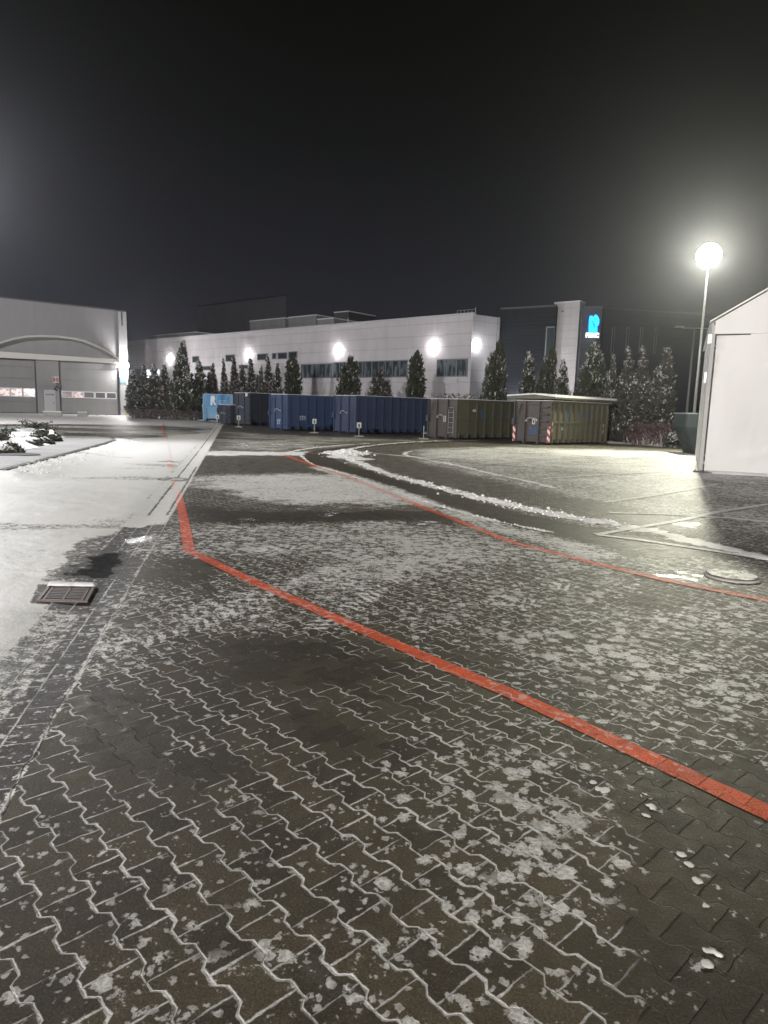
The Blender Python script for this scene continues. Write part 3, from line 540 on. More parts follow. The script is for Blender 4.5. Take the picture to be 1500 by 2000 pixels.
# ------------------------------------------------------------------ hangar at left
h0=at(0,806); h1=at(251,811.5); frh=Fr(h1[:2],(h1-h0)[:2]); _,zh=frh.on(248,609.5)
def hp(px,py,y=0.): return frh.on(px,py,y)
xL=-34.
Hg=empty('hangar',frh,label='grey vehicle hall with arched canopy at the left edge',cat='building')
_,zc=hp(0,582)
wl=MB(); wl.prism([(xL,0),(0,0),(0,zh),(hp(0,582)[0],zc),(xL,zc)],0.,26.); wl.build('wall',M_hang,Hg)
MB().prism([(xL,zc),(hp(0,582)[0],zc),(0.05,zh),(0.05,zh+.16),(hp(0,582)[0],zc+.16),(xL,zc+.16)],-.08,26).build('roof_edge',M_dark,Hg)
x_,_=hp(232,650); MB().box(x_,0.08,-.55,-.02,0,zh-.06).build('corner_pilaster',plain('pale_tiled_pier',(.40,.40,.41),.6,.05),Hg)
MB().tube((-.45,-.62,zh-.1),(-.45,-.62,hp(241,637)[1]),.06,.06,8).build('downpipe',M_dark,Hg)
# canopy arch : curved shell over a straight beam
arc=[]
for px,py in ((-150,706),(-100,688),(-50,676),(0,667.5),(25,660),(50,655.5),(80,654),(110,655),(140,658.5),(165,664),(190,674),(210,684),(232,699)):
    arc.append(hp(px,py,-1.6))
arc_in=[]
for px,py in ((-150,714),(-100,700),(-50,690),(0,681),(25,673),(50,667),(80,664.5),(110,664),(140,666.5),(160,671),(185,681),(205,691),(225,703)):
    arc_in.append(hp(px,py,-.05))
ca=MB(); n=len(arc)
V=[(a[0],-1.6,a[1]) for a in arc]+[(a[0],-1.6,a[1]-.22) for a in arc]+[(a[0],-.02,a[1]+.15) for a in arc_in]+[(a[0],-.02,a[1]-.0) for a in arc_in]
Fq=[(i,i+1,n+i+1,n+i) for i in range(n-1)]+[(i,2*n+i,2*n+i+1,i+1) for i in range(n-1)]+[(n+i,n+i+1,3*n+i+1,3*n+i) for i in range(n-1)]
ca.add(V,Fq).build('arched_canopy',plain('canopy_sheet',(.42,.41,.38),.5,.06),Hg)
bl,zb0=hp(0,690,-1.2); br,zb1=hp(234,709.5,-1.2)
_,zt0=hp(-60,686,-1.2)
MB().prism([(xL,zb1-.0),(br,zb1),(br,zb1+.42),(bl,zb0*.5+zb1*.5+.45),(xL,zb1+.45)],-1.35,-1.0).build('canopy_beam',plain('beam_pale',(.55,.54,.50),.5,.05),Hg,.0)
MB().box(xL,br,-1.0,-.0,zb1+.05,zb1+.2).build('canopy_soffit',plain('soffit',(.2,.2,.21),.6),Hg)
# sectional doors
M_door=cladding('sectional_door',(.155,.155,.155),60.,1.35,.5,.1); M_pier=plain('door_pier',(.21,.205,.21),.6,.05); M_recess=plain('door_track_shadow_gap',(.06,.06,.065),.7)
def paneglow(name,c,st,seed):
    k=NT(name); o=k.obj(); v=k.ss(.35,.62,k.noise(k.vm('ADD',k.vm('MULTIPLY',o,(1.6,1,2.4)),(seed,0,seed)),1.3,2)); k.put(k.b.inputs['Base Color'],(.02,.02,.02)); k.b.inputs['Roughness'].default_value=.1
    k.put(k.b.inputs['Emission Color'],k.mix(v,(c[0]*.35,c[1]*.33,c[2]*.33),c)); k.b.inputs['Emission Strength'].default_value=st; return k.m
def sdoor(px0,px1,zt,wz0,wz1,panes,label):
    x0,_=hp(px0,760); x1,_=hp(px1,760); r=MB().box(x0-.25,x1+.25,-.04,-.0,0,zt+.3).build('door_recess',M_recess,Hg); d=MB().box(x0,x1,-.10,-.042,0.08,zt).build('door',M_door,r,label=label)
    d.parent=Hg; f=MB()
    za,zb=wz0,wz1
    for (a,b,m) in panes:
        xa,_=hp(a,770); xb,_=hp(b,770); MB().box(xa+.05,xb-.05,-.125,-.104,za,zb).build('pane',m,d); 
        f.box(xa-.02,xb+.02,-.145,-.102,zb,zb+.09); f.box(xa-.02,xb+.02,-.145,-.102,za-.09,za); f.box(xa-.04,xa+.05,-.146,-.102,za,zb); f.box(xb-.05,xb+.04,-.147,-.102,za,zb)
    f.build('window_frame',M_trim,d); MB().box(x0,x1,-.13,-.042,-.0,.078).build('rubber_seal',M_rubber,d); return d
zdt=hp(150,709)[1]; wz=(hp(190,777)[1],hp(190,767)[1]); wzl=(hp(35,773.5)[1],hp(35,759)[1])
PG1=paneglow('lit_pane_bright',(1.,.80,.76,1),.95,3.); PG2=paneglow('lit_pane_dim',(.55,.42,.42,1),.45,8.); PD=NT('unlit_pane').fin((.06,.05,.06),.15,0.,None,.6)
sdoor(120,229,zdt,wz[0],wz[1],[(121,141,PG2),(142,163,PG1),(164,184,PD),(186,206,PD),(208,227,PD)],'grey sectional door with a row of small panes')
sdoor(-55,69.5,zdt,wzl[0],wzl[1],[(-52,-27,PG1),(-26,-3,PG1),(-2,20,PG1),(21,44,PG1),(46,69,PG1)],'grey sectional door with brightly lit panes')
xa,_=hp(73,760); xb,_=hp(116,760); MB().box(xa,xb,-.30,-.045,0,zdt+.3).build('pier',M_pier,Hg)
x0,_=hp(87,780); x1,_=hp(109.5,780); zd=hp(98,761.5)[1]
fd=MB().prism([(x0-.1,0),(x0,0),(x0,zd),(x1,zd),(x1,0),(x1+.1,0),(x1+.1,zd+.1),(x0-.1,zd+.1)],-.36,-.302).build('door_frame',M_frame,Hg); dd=MB().box(x0+.01,x1-.01,-.34,-.303,.03,zd-.01).build('door',plain('person_door',(.33,.33,.34),.5,.05),Hg)
MB().box(x1-.32,x1-.14,-.40,-.342,zd*.45,zd*.45+.08).build('handle',M_black,dd)
g=MB(); zc_=hp(98,772)[1]
for i,(dx,dw,dh) in enumerate(((-.42,.16,.12),(-.22,.14,.12),(-.02,.10,.2),(.16,.16,.16),(.36,.12,.12))): g.box((x0+x1)/2+dx,(x0+x1)/2+dx+dw,-.346,-.3405,zc_,zc_+dh)
g.build('lettering',M_black,dd); xm=(x0+x1)/2
MB().box(xa+.1,x1+.2,-.62,-.302,zd+.28,zd+.36).build('door_hood',M_frame,Hg)
# hydrant sign with bracketed H
s0,z0=hp(103.5,748); s1,z1=hp(115.5,736); MR=plain('sign_red',(.45,.05,.07),.5,.05)
Hs=empty('hydrant_sign',Fr(frh.w(s0,-.31)[:2],frh.ex[:2]),label='red and white square sign with letter H above the hangar side door',cat='sign')
W_=s1-s0; Hh=z1-z0; MB().box(0,W_,-.03,-.005,z0,z1).build('board',M_whitep,Hs); text('letter_h','H',Hh*.95,M_black,Hs,TM(W_/2,-.045,z0+Hh/2,'-y'),.01,.62,.012)
[MB().box(a_,a_+.16,-.045,-.031,z0+.12,z1-.08).build('red_bracket',MR,Hs) for a_ in (.04,W_-.2)]
MB().box(.0,.1,-.028,-.004,0,0.001) 
a,z_=hp(110.5,757); al=empty('alarm_box',Fr(frh.w(a,-.31)[:2],frh.ex[:2]),label='black alarm horn under the H sign on the hangar pier',cat='alarm'); MB().box(0,.5,-.22,-.005,z_-.1,z_+.55).build('housing',M_black,al,.04); MB().tube((.1,-.2,z_+.1),(-.05,-.42,z_-.25),.1,.2,10).build('horn',M_black,al)
# blue sign on corner pier
s0,z0=hp(235,747.5); s1,z1=hp(246,737); Bsg=empty('blue_sign',Fr(frh.w(s0,-.56)[:2],frh.ex[:2]),label='light blue square sign with white L shape on the hangar corner pier',cat='sign')
MB().box(0,s1-s0,-.04,-.005,z0,z1).build('board',plain('sign_light_blue',(.12,.42,.62),.5,.05),Bsg); w_=s1-s0; MB().box(w_*.35,w_*.45,-.05,-.041,z0+.2,z1-.1).box(w_*.45,w_*.85,-.05,-.041,z0+.2,z0+.3).build('white_mark',M_whitep,Bsg)
# objects in front of the hangar
def small(px,py,ang,name,label,cat,parts,group=None):
    p=at(px,py); e=empty(name,Fr(p[:2],(math.cos(ang),math.sin(ang))),label=label,cat=cat,group=group)
    for nm,m,mat,bv in parts: m.build(nm,mat,e,bv)
    return e
A_=math.atan2(frh.ex[1],frh.ex[0])
small(103,812.5,A_-.1,'concrete_block','longer snow capped concrete block by the hangar side door','block',[('block',MB().box(-.9,.9,-.3,.3,0,.38),M_conc,.05),('snow_cap',MB().box(-.88,.88,-.28,.28,.383,.52),MSNOW,.06)])
small(161,813.5,A_+.1,'concrete_block','short snow capped concrete block before the right sectional door','block',[('block',MB().box(-.5,.5,-.3,.3,0,.40),M_conc,.05),('snow_cap',MB().box(-.48,.48,-.28,.28,.403,.52),MSNOW,.06)])
pl=MB()
for i in range(5): pl.box(-1.1,1.1,-.5+i*.22,-.36+i*.22,.11,.135)
for x in (-1.0,0,1.0): pl.box(x-.05,x+.05,-.5,.52,0,.108)
small(190,811.5,A_,'pallet','flat wooden pallet lying before the right sectional door','pallet',[('boards',pl,plain('grey_wood',(.16,.13,.11),.8,.2),0)])
Y_=plain('yellow_paint',(.62,.52,.03),.5,.15); bb=MB().tube((-.95,0,.42),(.95,0,.42),.075,.075,10)
e=small(262.5,815,A_-.35,'barrier_rail','low yellow tube barrier beside the hangar corner','barrier',[('rail',bb,Y_,0),('leg',MB().tube((-.85,0,0),(-.85,0,.36),.06,.06,8),Y_,0),('leg',MB().tube((.85,0,0),(.85,0,.36),.06,.06,8),Y_,0),('snow_cover',MB().box(-.9,.9,-.06,.06,.495,.54),MSNOW,.01)])
small(285,811.5,0,'marker_post','pale short post at the edge of the conifer bed','post',[('post',MB().tube((0,0,0),(0,0,.95),.07,.06,8),plain('pale_post',(.4,.4,.4),.6),0),('cap',MB().tube((0,0,.95),(0,0,1.0),.08,.04,8),MSNOW,0)])
# ------------------------------------------------------------------ wall lamps and yard lamps
M_lamp=emit('lamp_lens',(1,.97,.93,1),60.); M_lampg=emit('flood_lens',(1.,1.,.90,1),220.)
def wall_lamp(W,out,label,power,col=(1,.96,.93),sz=.55,group='floodlights on the building walls'):
    fr=Fr(W[:2],(-out[1]*-1,-out[0]*1)) if False else Fr(W[:2],(out[1]*-1,out[0]))   # ey = -out
    e=empty('wall_lamp',fr,label=label,cat='wall lamp',group=group); z=W[2]
    MB().box(-.12,.12,-.05,-.003,z-.12,z+.12).build('bracket',M_steel,e); MB().box(-sz*.4,sz*.4,-.16,-.052,z-.18,z+.18).build('housing',M_whitep,e,.01)
    MB().prism([(-sz/2,z-.25),(sz/2,z-.25),(sz/2,z+.25),(-sz/2,z+.25)],-.24,-.163).build('lens',M_lamp,e)
    q=fr.w(0,-.42,z-.06); light('bulb',q,power,col,e,r=.12); return e
outB=fb.ey[:2]
for px,py,lb in ((325,700,'wall floodlight furthest left on the factory, left of the tallest conifer'),(478,691,'wall floodlight above the snowy conifers, second from the left on the factory'),(654,684,'wall floodlight over the end of the long window strip'),(840,676,'wall floodlight left of the square window near the factory corner')):
    x,z=fb.on(px,py,.5); wall_lamp(fb.w(x,0,z),outB,lb,62 if px>400 else 80)
x,z=frw_.on(938,672,-.5); wall_lamp(frw_.w(x,0,z),-frw_.ey[:2],'wall floodlight on the factory end wall beside the corner',62)
x,z=hp(240,713,-1.1); wall_lamp(np.append(frh.w(x,-.55)[:2],z),-frh.ey[:2],'very bright floodlight on the hangar corner pier',2600,(1,.97,.95),1.3)
# assumed uplights, hidden behind the conifers, washing the stair tower and dark block
def uplight(W,label,aim,power):
    e=empty('assumed_ground_floodlight',(W[0],W[1],0),label=label,cat='floodlight',group='assumed ground floodlights behind the conifers'); MB().box(-.2,.2,-.2,.2,0,.1).tube((0,0,.1),(0,0,.5),.03,.03,6).build('stand',M_dark,e); MB().box(-.22,.22,-.12,.12,.5,.8).build('housing',M_dark,e,.02)
    MB().box(-.18,.18,-.1,.1,.803,.83).build('lens',M_lamp,e); light('bulb',(W[0],W[1],1.0),power,(1,.97,.94),e,'SPOT',.1,aim,130,.9)
p=fr4.w(fr4.on(1025,700)[0],-1.6); uplight(p,'assumed hidden floodlight washing the dark office block behind the conifers',(p[0]+fr4.ey[0]*1.5,p[1]+fr4.ey[1]*1.5,3.2),3000)
p=fr5.w(LT*.4,-3.2); uplight(p,'assumed hidden floodlight washing the white stair tower behind the conifers',(p[0]+fr5.ey[0]*3,p[1]+fr5.ey[1]*3,5.5),750)
def yard_lamp(p,H,label,aim,heads,power,col,mat,hw=.62,rot=0.,size=165,name='street_lamp',rows=1):
    d=np.array(aim[:2])-p[:2]; d=d/np.linalg.norm(d); fr=Fr(p[:2],(-d[1],d[0])); # ey = -d ... ey = (-ex.y,ex.x) = (-d0,-d1)
    e=empty(name,fr,label=label,cat='street lamp'); MB().tube((0,0,0),(0,0,.9),.11,.10,12).tube((0,0,.9),(0,0,H-.1),.085,.05,12).build('pole',M_steel,e,smooth=True); MB().box(-.2,.2,-.2,.2,0,.03).build('base_plate',M_steel,e)
    if rows: MB().box(-hw*heads/2-.05,hw*heads/2+.05,-.04,.04,H-.12,H-.05).build('crossbar',M_steel,e)
    for i in range(heads*rows):
        cx=(i%heads-(heads-1)/2)*(hw+.04); hh=.42; hz=H+(i//heads)*.5
        o=MB().box(cx-hw/2,cx+hw/2,-.16,.02,hz-.02,hz+hh).build('housing',M_dark,e,.02); MB().box(cx-hw/2+.03,cx+hw/2-.03,-.19,-.163,hz+.01,hz+hh-.03).build('lens',mat,o)
    if rows==0:
        MB().prism([(.60*math.cos(a),H+.45+.60*math.sin(a)) for a in np.linspace(0,2*math.pi,33)[:-1]],-.16,.05).build('housing',M_dark,e,.01); MB().prism([(.56*math.cos(a),H+.45+.56*math.sin(a)) for a in np.linspace(0,2*math.pi,33)[:-1]],-.22,-.163).build('lens',mat,e)
    if rows>1: MB().box(-.04,.04,.025,.09,H-.1,H+.9).build('head_post',M_steel,e)
    q=fr.w(0,-.4,H+(.45 if rows==0 else .15)); light('bulb',q,power,col,e,'SPOT',.22,(aim[0],aim[1],0),size,.5); return e
PL=at(1349,879)*1.; PL=np.array([PL[0]*1.03,PL[1]*1.03,0]); HL=zof(1390,500,PL)-.45
yard_lamp(PL,HL,'tall floodlight mast glaring above the white marquee',(2,6),2,10500,(1.,.99,.76),M_lampg,.62,rows=0)
yard_lamp(np.array([-36.,38.,0]),10.,'added unseen lamp far outside the left edge, brightening the factory front',(-10,70),2,17000,(1,.975,.99),M_lampg,.66)  # unseen lamp, added to brighten the factory facade evenly
# second unlit double arm post
p2=gpx(1337,60); z2=zof(1349,642,p2); L2=empty('street_lamp',(p2[0],p2[1],0),label='unlit double armed street lamp far behind the marquee',cat='street lamp')
MB().tube((0,0,0),(0,0,z2),.12,.06,10).build('pole',plain('painted_post',(.3,.3,.32),.5,.05),L2,smooth=True); MB().tube((-1.1,0,z2+.02),(1.6,0,z2+.06),.035,.035,8).build('crossbar',M_steel,L2)
for s in (-1,1):
    c=-1.3 if s<0 else 1.8; MB().add([(c-.45,-.13,z2+.05),(c+.45,-.13,z2+.08),(c+.45,.13,z2+.08),(c-.45,.13,z2+.05),(c-.3,-.06,z2+.17),(c+.35,-.06,z2+.18),(c+.35,.06,z2+.18),(c-.3,.06,z2+.17)],[(0,1,2,3),(4,5,6,7),(0,1,5,4),(1,2,6,5),(2,3,7,6),(3,0,4,7)]).build('lamp_head',plain('lamp_head_grey',(.5,.5,.5),.4,.05),L2)
# assumed unseen lamps outside the frame, added to light the lane, marquee and foreground
yard_lamp(np.array([-15.5,23.5,0]),8.5,'assumed unseen lamp just outside the left edge',(-6,14),1,6600,(.97,.965,1.),M_lampg,.66)  # unseen lamp, assumed from the glow at the left edge
yard_lamp(np.array([-15.,-35.,0]),8.,'assumed unseen lamp added behind the camera, lighting the marquee front and foreground',(4,20),2,132000,(1,.952,.90),M_lampg,.66)  # assumed lamp, added as fill for the marquee front and near paving
# ------------------------------------------------------------------ marquee
tA=at(1364.5,921.5); frt=Fr(tA[:2],(math.cos(rad(-23.5)),math.sin(rad(-23.5)))); _,ze=frt.on(1398,629); _,zv=frt.on(1397,653)
T=empty('marquee',frt,label='white fabric marquee with gabled roof at the right edge',cat='tent')
k=NT('white_tent_fabric'); o_=k.obj(); M_tent=k.fin(k.mix(k.noise(o_,1.2,4),(.62,.612,.605),(.68,.672,.665)),.5,0.,k.bump(k.noise(k.vm('MULTIPLY',o_,(1.,1,.7)),1.3,2),.6,.06))
TW=10.; TD=9.6; rise=3.1
nx,nz=60,40; xs=np.linspace(.14,TW-.1,nx); zs=np.linspace(.06,zv,nz); XX,ZZ=np.meshgrid(xs,zs)
fold=.09*np.exp(-(XX-.14)/.35)*np.sin((ZZ*1.2+XX*2.2)*7)*sst(1.6,3.8,ZZ)*.5 + .04*np.sin(XX*2.1+ZZ*.5)*np.sin(ZZ*1.1) + .035*np.exp(-((ZZ-.25-.22*XX)/.12)**2)*sst(.4,1.5,XX)*.6
V=np.stack([XX.ravel(),(-.02-fold).ravel(),ZZ.ravel()],1); I=np.arange(nz-1)[:,None]*nx; J=np.arange(nx-1)[None,:]; Q=np.stack([I+J,I+J+1,I+nx+J+1,I+nx+J],-1).reshape(-1,4)
npmesh('front_wall',V,Q,M_tent,parent=T,smooth=True)
MB().box(.0,.03,.14,TD,.06,ze).build('side_wall',M_tent,T); MB().box(TW-.03,TW,.14,TD,.06,ze).build('side_wall',M_tent,T); MB().box(.1,TW-.1,TD-.03,TD,.06,ze).build('rear_wall',M_tent,T)
MB().box(.07,TW-.1,-.10,-.045,zv-.0,ze).build('valance',M_tent,T); MB().box(.12,TW-.1,-.05,-.03,zv-.035,zv-.002).build('hem_cord',M_rubber,T)
MB().prism([(0.02,ze),(TW-.02,ze),(TW/2,ze+rise)],-.05,-.0).build('gable',M_tent,T)
MB().prism([(-.08,ze-.02),(TW/2,ze+rise+.04),(TW+.08,ze-.02),(TW+.08,ze+.03),(TW/2,ze+rise+.10),(-.08,ze+.03)],-.12,TD+.05).build('roof',M_tent,T)
MB().box(-.02,.10,-.06,.08,0.04,ze-.08).build('corner_post',M_alu,T,.01); MB().box(TW-.10,TW+.02,-.06,.08,0.04,ze-.08).build('corner_post',M_alu,T,.01)
MB().box(-.16,.26,-.2,.2,0,.035).tube((-.1,-.1,.03),(-.1,-.1,.08),.02,.02,6).build('base_plate',M_dark,T); MB().box(.14,TW-.1,-.07,-.0,.01,.06).build('ground_rail',M_alu,T)
MB().box(-.10,-.0,-.12,-.062,ze-.62,ze-.36).tube((-.05,-.09,ze-.36),(-.03,-.05,ze-.05),.02,.02,6).tube((-.06,-.09,ze-.62),(-.07,-.09,ze-1.5),.012,.012,6).box(-.10,-.04,-.11,-.07,ze-1.75,ze-1.45).tube((-.07,-.09,ze-1.75),(-.07,-.09,ze-2.1),.02,.008,6).build('tension_strap',M_steel,T)
# snow along the marquee foot
sn=MB(); rs=random.Random(4)
V=[];Q=[]
n=160; 
for i in range(n):
    x=.35+i*(TW-.5)/n; hgt=.05+.05*vn(np.array([x*3.]),np.array([0.]),9)[0]
    for j,(yy,zz) in enumerate(((-.08,.12),(-.16,1.),(-.26,.75),(-.36,.0))): V.append((x,yy-.05*vn(np.array([x*5.]),np.array([j*2.]),3)[0],hgt*zz*1.0-.003))
for i in range(n-1):
    for j in range(3): Q.append((i*4+j,i*4+j+1,i*4+j+5,i*4+j+4))
npmesh('snow_drift',V,Q,MSNOW,parent=T,smooth=True)
# ------------------------------------------------------------------ teal skip beside the marquee
kA=at(1355.5,887.5); frk=Fr(kA[:2],(math.cos(rad(-8)),math.sin(rad(-8)))); _,zk=frk.on(1341,808.5); _,zm=frk.on(1341,834.5); xo=frk.on(1340,834)[0]
Sk=empty('waste_skip',frk,label='dark teal tapered waste skip behind the marquee corner',cat='skip')
M_teal=paint('dark_teal_paint',(.005,.014,.019),.6,.2); M_teal2=paint('scratched_teal_paint',(.028,.043,.048),.6,.6,5,dirtc=(.10,.11,.11)); WK=1.3; DK=1.7
b=MB(); b.add([(0,0,.0),(WK,0,.0),(WK,DK,.0),(0,DK,.0),(xo,-.0,zm),(WK+.3,-.0,zm),(WK+.3,DK+.3,zm),(xo,DK+.3,zm)],[(3,2,1,0),(0,1,5,4),(1,2,6,5),(2,3,7,6),(3,0,4,7)]); b.build('body',M_teal,Sk)
b=MB(); b.box(xo-.01,WK+.31,-.03,.03,zm,zk).box(xo-.01,WK+.31,DK+.27,DK+.33,zm,zk).box(xo-.03,xo+.02,.03,DK+.27,zm,zk).box(WK+.28,WK+.33,.03,DK+.27,zm,zk); b.build('upper_band',M_teal2,Sk)
b=MB(); b.box(xo-.06,WK+.36,-.06,.06,zk,zk+.06).box(xo-.06,WK+.36,DK+.24,DK+.36,zk,zk+.06).box(xo-.06,xo+.05,.06,DK+.24,zk,zk+.06).box(WK+.25,WK+.36,.06,DK+.24,zk,zk+.06); b.build('rim',plain('rim_grey_paint',(.22,.25,.26),.5),Sk)
# ------------------------------------------------------------------ roll-off containers
HAZ=None
def hazard():
    k=NT('hazard_stripes'); x,y,z=k.sep(k.obj())[:3]; t=k.m_('FLOORED_MODULO',k.m_('ADD',k.m_('MULTIPLY',k.m_('ADD',x,y),-1.),z),.36); return k.fin(k.mix(k.m_('GREATER_THAN',t,.18),(.7,.68,.66),(.42,.04,.04)),.5)
HAZ=hazard()
M_blueink=plain('blue_stencil_paint',(.035,.10,.24),.6,.3); M_whiteink=plain('white_stencil_paint',(.5,.52,.56),.6,.3)
def container(px,dep,th,L,W,H,label,cs,ce,lid=None,nrib=10,skid=.28,ladder='rungs',door=True,snowtop=True,pos=None):
    p=gpx(px,dep) if pos is None else pos; fr=Fr(p[:2],(math.cos(rad(th)),math.sin(rad(th)))); e=empty('roll_off_container',fr,label=label,cat='container',group='waste containers in a row by the conifers')
    t=.05
    b=MB(); b.box(0.02,L,0,t,skid,H); b.box(0.02,L,W-t,W,skid,H); b.box(L-t,L,t,W-t,skid,H); b.box(.02,L,t,W-t,skid,skid+t); b.build('body',cs,e)
    f=MB()  # outer ribs, rails, skids and crossbeams
    for i in range(nrib+1):
        x=.1+(L-.2)*i/nrib; f.box(x-.045,x+.045,-.115,-.002,.10,H-.1)
        f.box(x-.035,x+.035,.0,W,.12,skid-.003)
    f.box(.0,L,-.09,-.0,H-.12,H+.0); f.box(0,L,-.085,-.003,H*.5,H*.5+.09); f.box(0,L,W,W+.09,H-.12,H)
    f.box(L-.0,L+.08,-.09,W+.09,H-.12,H); f.build('rib_frame',cs,e)
    s=MB(); s.box(-.02,L,W*.28,W*.28+.12,0.03,.118); s.box(-.02,L,W*.72-.12,W*.72,.03,.118); s.tube((.5,W*.2,.13),(.5,W*.8,.13),.12,.12,12); s.tube((L-.5,W*.2,.13),(L-.5,W*.8,.13),.12,.12,12); s.build('skid_rail',M_dark,e)
    d=MB(); d.box(-.06,.0,-.08,W+.08,skid-.16,H); dr=d.build('door',ce,e,.015)
    q=MB()
    for yy in (W*.30,W*.70): q.box(-.17,-.062,yy-.05,yy+.05,.03,H-.02)
    q.box(-.12,-.062,-.08,.0,.1,H); q.box(-.12,-.062,W,W+.08,.1,H); q.box(-.11,-.062,.0,W*.30-.05,H*.52,H*.52+.07); q.box(-.11,-.062,W*.7+.05,W,H*.52,H*.52+.07); q.box(-.13,-.062,W*.30+.05,W*.70-.05,H-.2,H-.1); q.build('door_frame',ce,dr)
    if ladder=='rungs':
        for i in range(5): zz=.45+i*(H-.8)/4; MB().box(-.20,-.062,.08,W*.24,zz,zz+.04).box(-.20,-.17,.08,W*.24,zz+.041,zz+.08).build('rung',ce,dr)
    else:
        g=MB().tube((-.2,.1,.3),(-.2,.1,H*.75),.02,.02,6).tube((-.2,W*.22,.3),(-.2,W*.22,H*.75),.02,.02,6)
        for i in range(6): zz=.4+i*(H*.62)/5; g.tube((-.2,.1,zz),(-.2,W*.22,zz),.016,.016,6)
        g.build('ladder',M_steel if ladder=='grey' else ce,dr)
    g=MB(); zz=H*.55; g.path([(-.2,W*.64,zz),(-.24,W*.60,zz+.08),(-.25,W*.5,zz+.14),(-.24,W*.42,zz+.08),(-.2,W*.38,zz)],.035,8); g.box(-.2,-.17,W*.60,W*.66,zz-.06,zz+.02).box(-.2,-.17,W*.32,W*.36,zz-.04,zz+.08); g.build('hook_bar',M_steel,dr)
    g=MB().tube((-.14,W*1.0,.9),(-.14,W*1.0,H-.1),.03,.03,6).box(-.22,-.07,W*.97,W*1.05,1.0,1.35).tube((-.14,W*.99,1.2),(-.13,W*.82,H-.15),.025,.025,6); g.build('door_latch',M_dark if ce is not cs else ce,dr)
    if snowtop: MB().box(-.04,L,-.09,-.0,H+.002,H+.035).box(-.06,.02,.0,W,H+.002,H+.035).build('snow_cover',MSNOW,e,.008)
    if lid:
        z=H+.10; m=MB(); m.add([(-.35,-.45,z),(L+.1,-.45,z-.02),(L+.1,W+.4,z-.02),(-.35,W+.4,z),(-.35,-.45,z+.13),(L+.1,-.45,z+.11),(L+.1,W+.4,z+.11),(-.35,W+.4,z+.13),(-.35,W*.4,z+.22),(L+.1,W*.4,z+.20)],[(0,1,2,3),(4,5,9,8),(8,9,6,7),(0,1,5,4),(2,3,7,6),(0,4,8,7,3),(1,5,9,6,2)]); l=m.build('lid',cs,e)
        MB().add([(-.36,-.46,z+.09),(L+.11,-.46,z+.075),(L+.11,W*.4,z+.205),(-.36,W*.4,z+.225),(L+.11,W+.41,z+.112),(-.36,W+.41,z+.132),(-.36,-.46,z+.20),(L+.11,-.46,z+.18),(L+.11,W*.4,z+.275),(-.36,W*.4,z+.295),(L+.11,W+.41,z+.18),(-.36,W+.41,z+.20)],[(0,1,2,3),(3,2,4,5),(6,7,8,9),(9,8,10,11),(0,1,7,6),(4,5,11,10),(0,3,9,6),(3,5,11,9),(1,2,8,7),(2,4,10,8)]).build('snow_cover',MSNOW,l)
        for x in (.9,1.9,3.1,4.6): MB().tube((x-.3,-.05,H),(x,-.12,z-.0),.03,.03,6).build('lid_hinge',M_steel,l)
    return e,fr,dr
olive=paint('olive_paint',(.105,.102,.072),.5,.35); olive2=paint('darker_olive_paint',(.080,.078,.053),.5,.3); brown=paint('brown_grey_paint',(.066,.056,.051),.5,.25)
blue1=paint('mid_blue_paint',(.045,.077,.158),.45,.35); blue2=paint('deep_blue_paint',(.041,.059,.116),.45,.35); navy=paint('navy_grey_paint',(.034,.040,.058),.5,.3); navyd=paint('dark_navy_paint',(.045,.055,.075),.5,.3); lblue=paint('light_blue_paint',(.17,.38,.58),.45,.2)
def ring(e,x,z,r,mat,name='ring_logo'):
    m=MB(); n=6
    for i in range(n):
        a0=math.pi/2+i*math.pi/3; a1=a0+math.pi/3; q=[(x+r*.72*math.cos(a0),z+r*math.sin(a0)),(x+r*.72*math.cos(a1),z+r*math.sin(a1)),(x+r*.40*math.cos(a1),z+r*.55*math.sin(a1)),(x+r*.40*math.cos(a0),z+r*.55*math.sin(a0))]; m.prism(q,-.012,-.003)
    return m.build(name,mat,e)
def lettering(e,body,x,z,size,mat,face,y,sx=1.): return text('lettering',body,size,mat,e,TM(x,y,z,face),.003,sx,.01)
# 1: olive with white lid
e,fr,dr=container(1073,35.6,42,5.5,2.25,2.28,'olive container with raised snow covered lid and red striped corners',olive,brown,True,10)
ring(e,1.62,1.62,.30,M_blueink); lettering(e,'R',2.42,1.58,.42,M_blueink,'-y',-.01); lettering(e,'M',3.02,1.58,.42,M_blueink,'-y',-.01); lettering(e,'C',3.62,1.58,.42,M_blueink,'-y',-.01); lettering(e,'.',4.1,1.58,.42,M_blueink,'-y',-.01)
MB().box(1.02,1.16,-.02,-.003,.78,.92).build('label_plate',M_whitep,e)
MB().box(-.08,-.063,.93,1.12,1.05,1.38).build('label_plate',M_whitep,dr); MB().box(-.086,-.081,.99,1.06,1.1,1.33).build('label_print',M_black,dr); lettering(dr,'28',1,.0,.42,M_blueink,'-x',0) if False else text('lettering','28',.5,M_blueink,dr,TM(-.068,1.05,.68,'-x'),.003,1.,.01)
for y0,y1 in ((-.075,.10),(2.15,2.32)): MB().box(-.135,-.122,y0,y1,.12,.95).build('warning_stripe',HAZ,dr)
MB().box(.02,.10,-.088,-.078,.5,1.35).build('warning_stripe',HAZ,e); MB().box(4.95,5.05,-.09,-.078,.45,1.2).build('warning_stripe',HAZ,e)
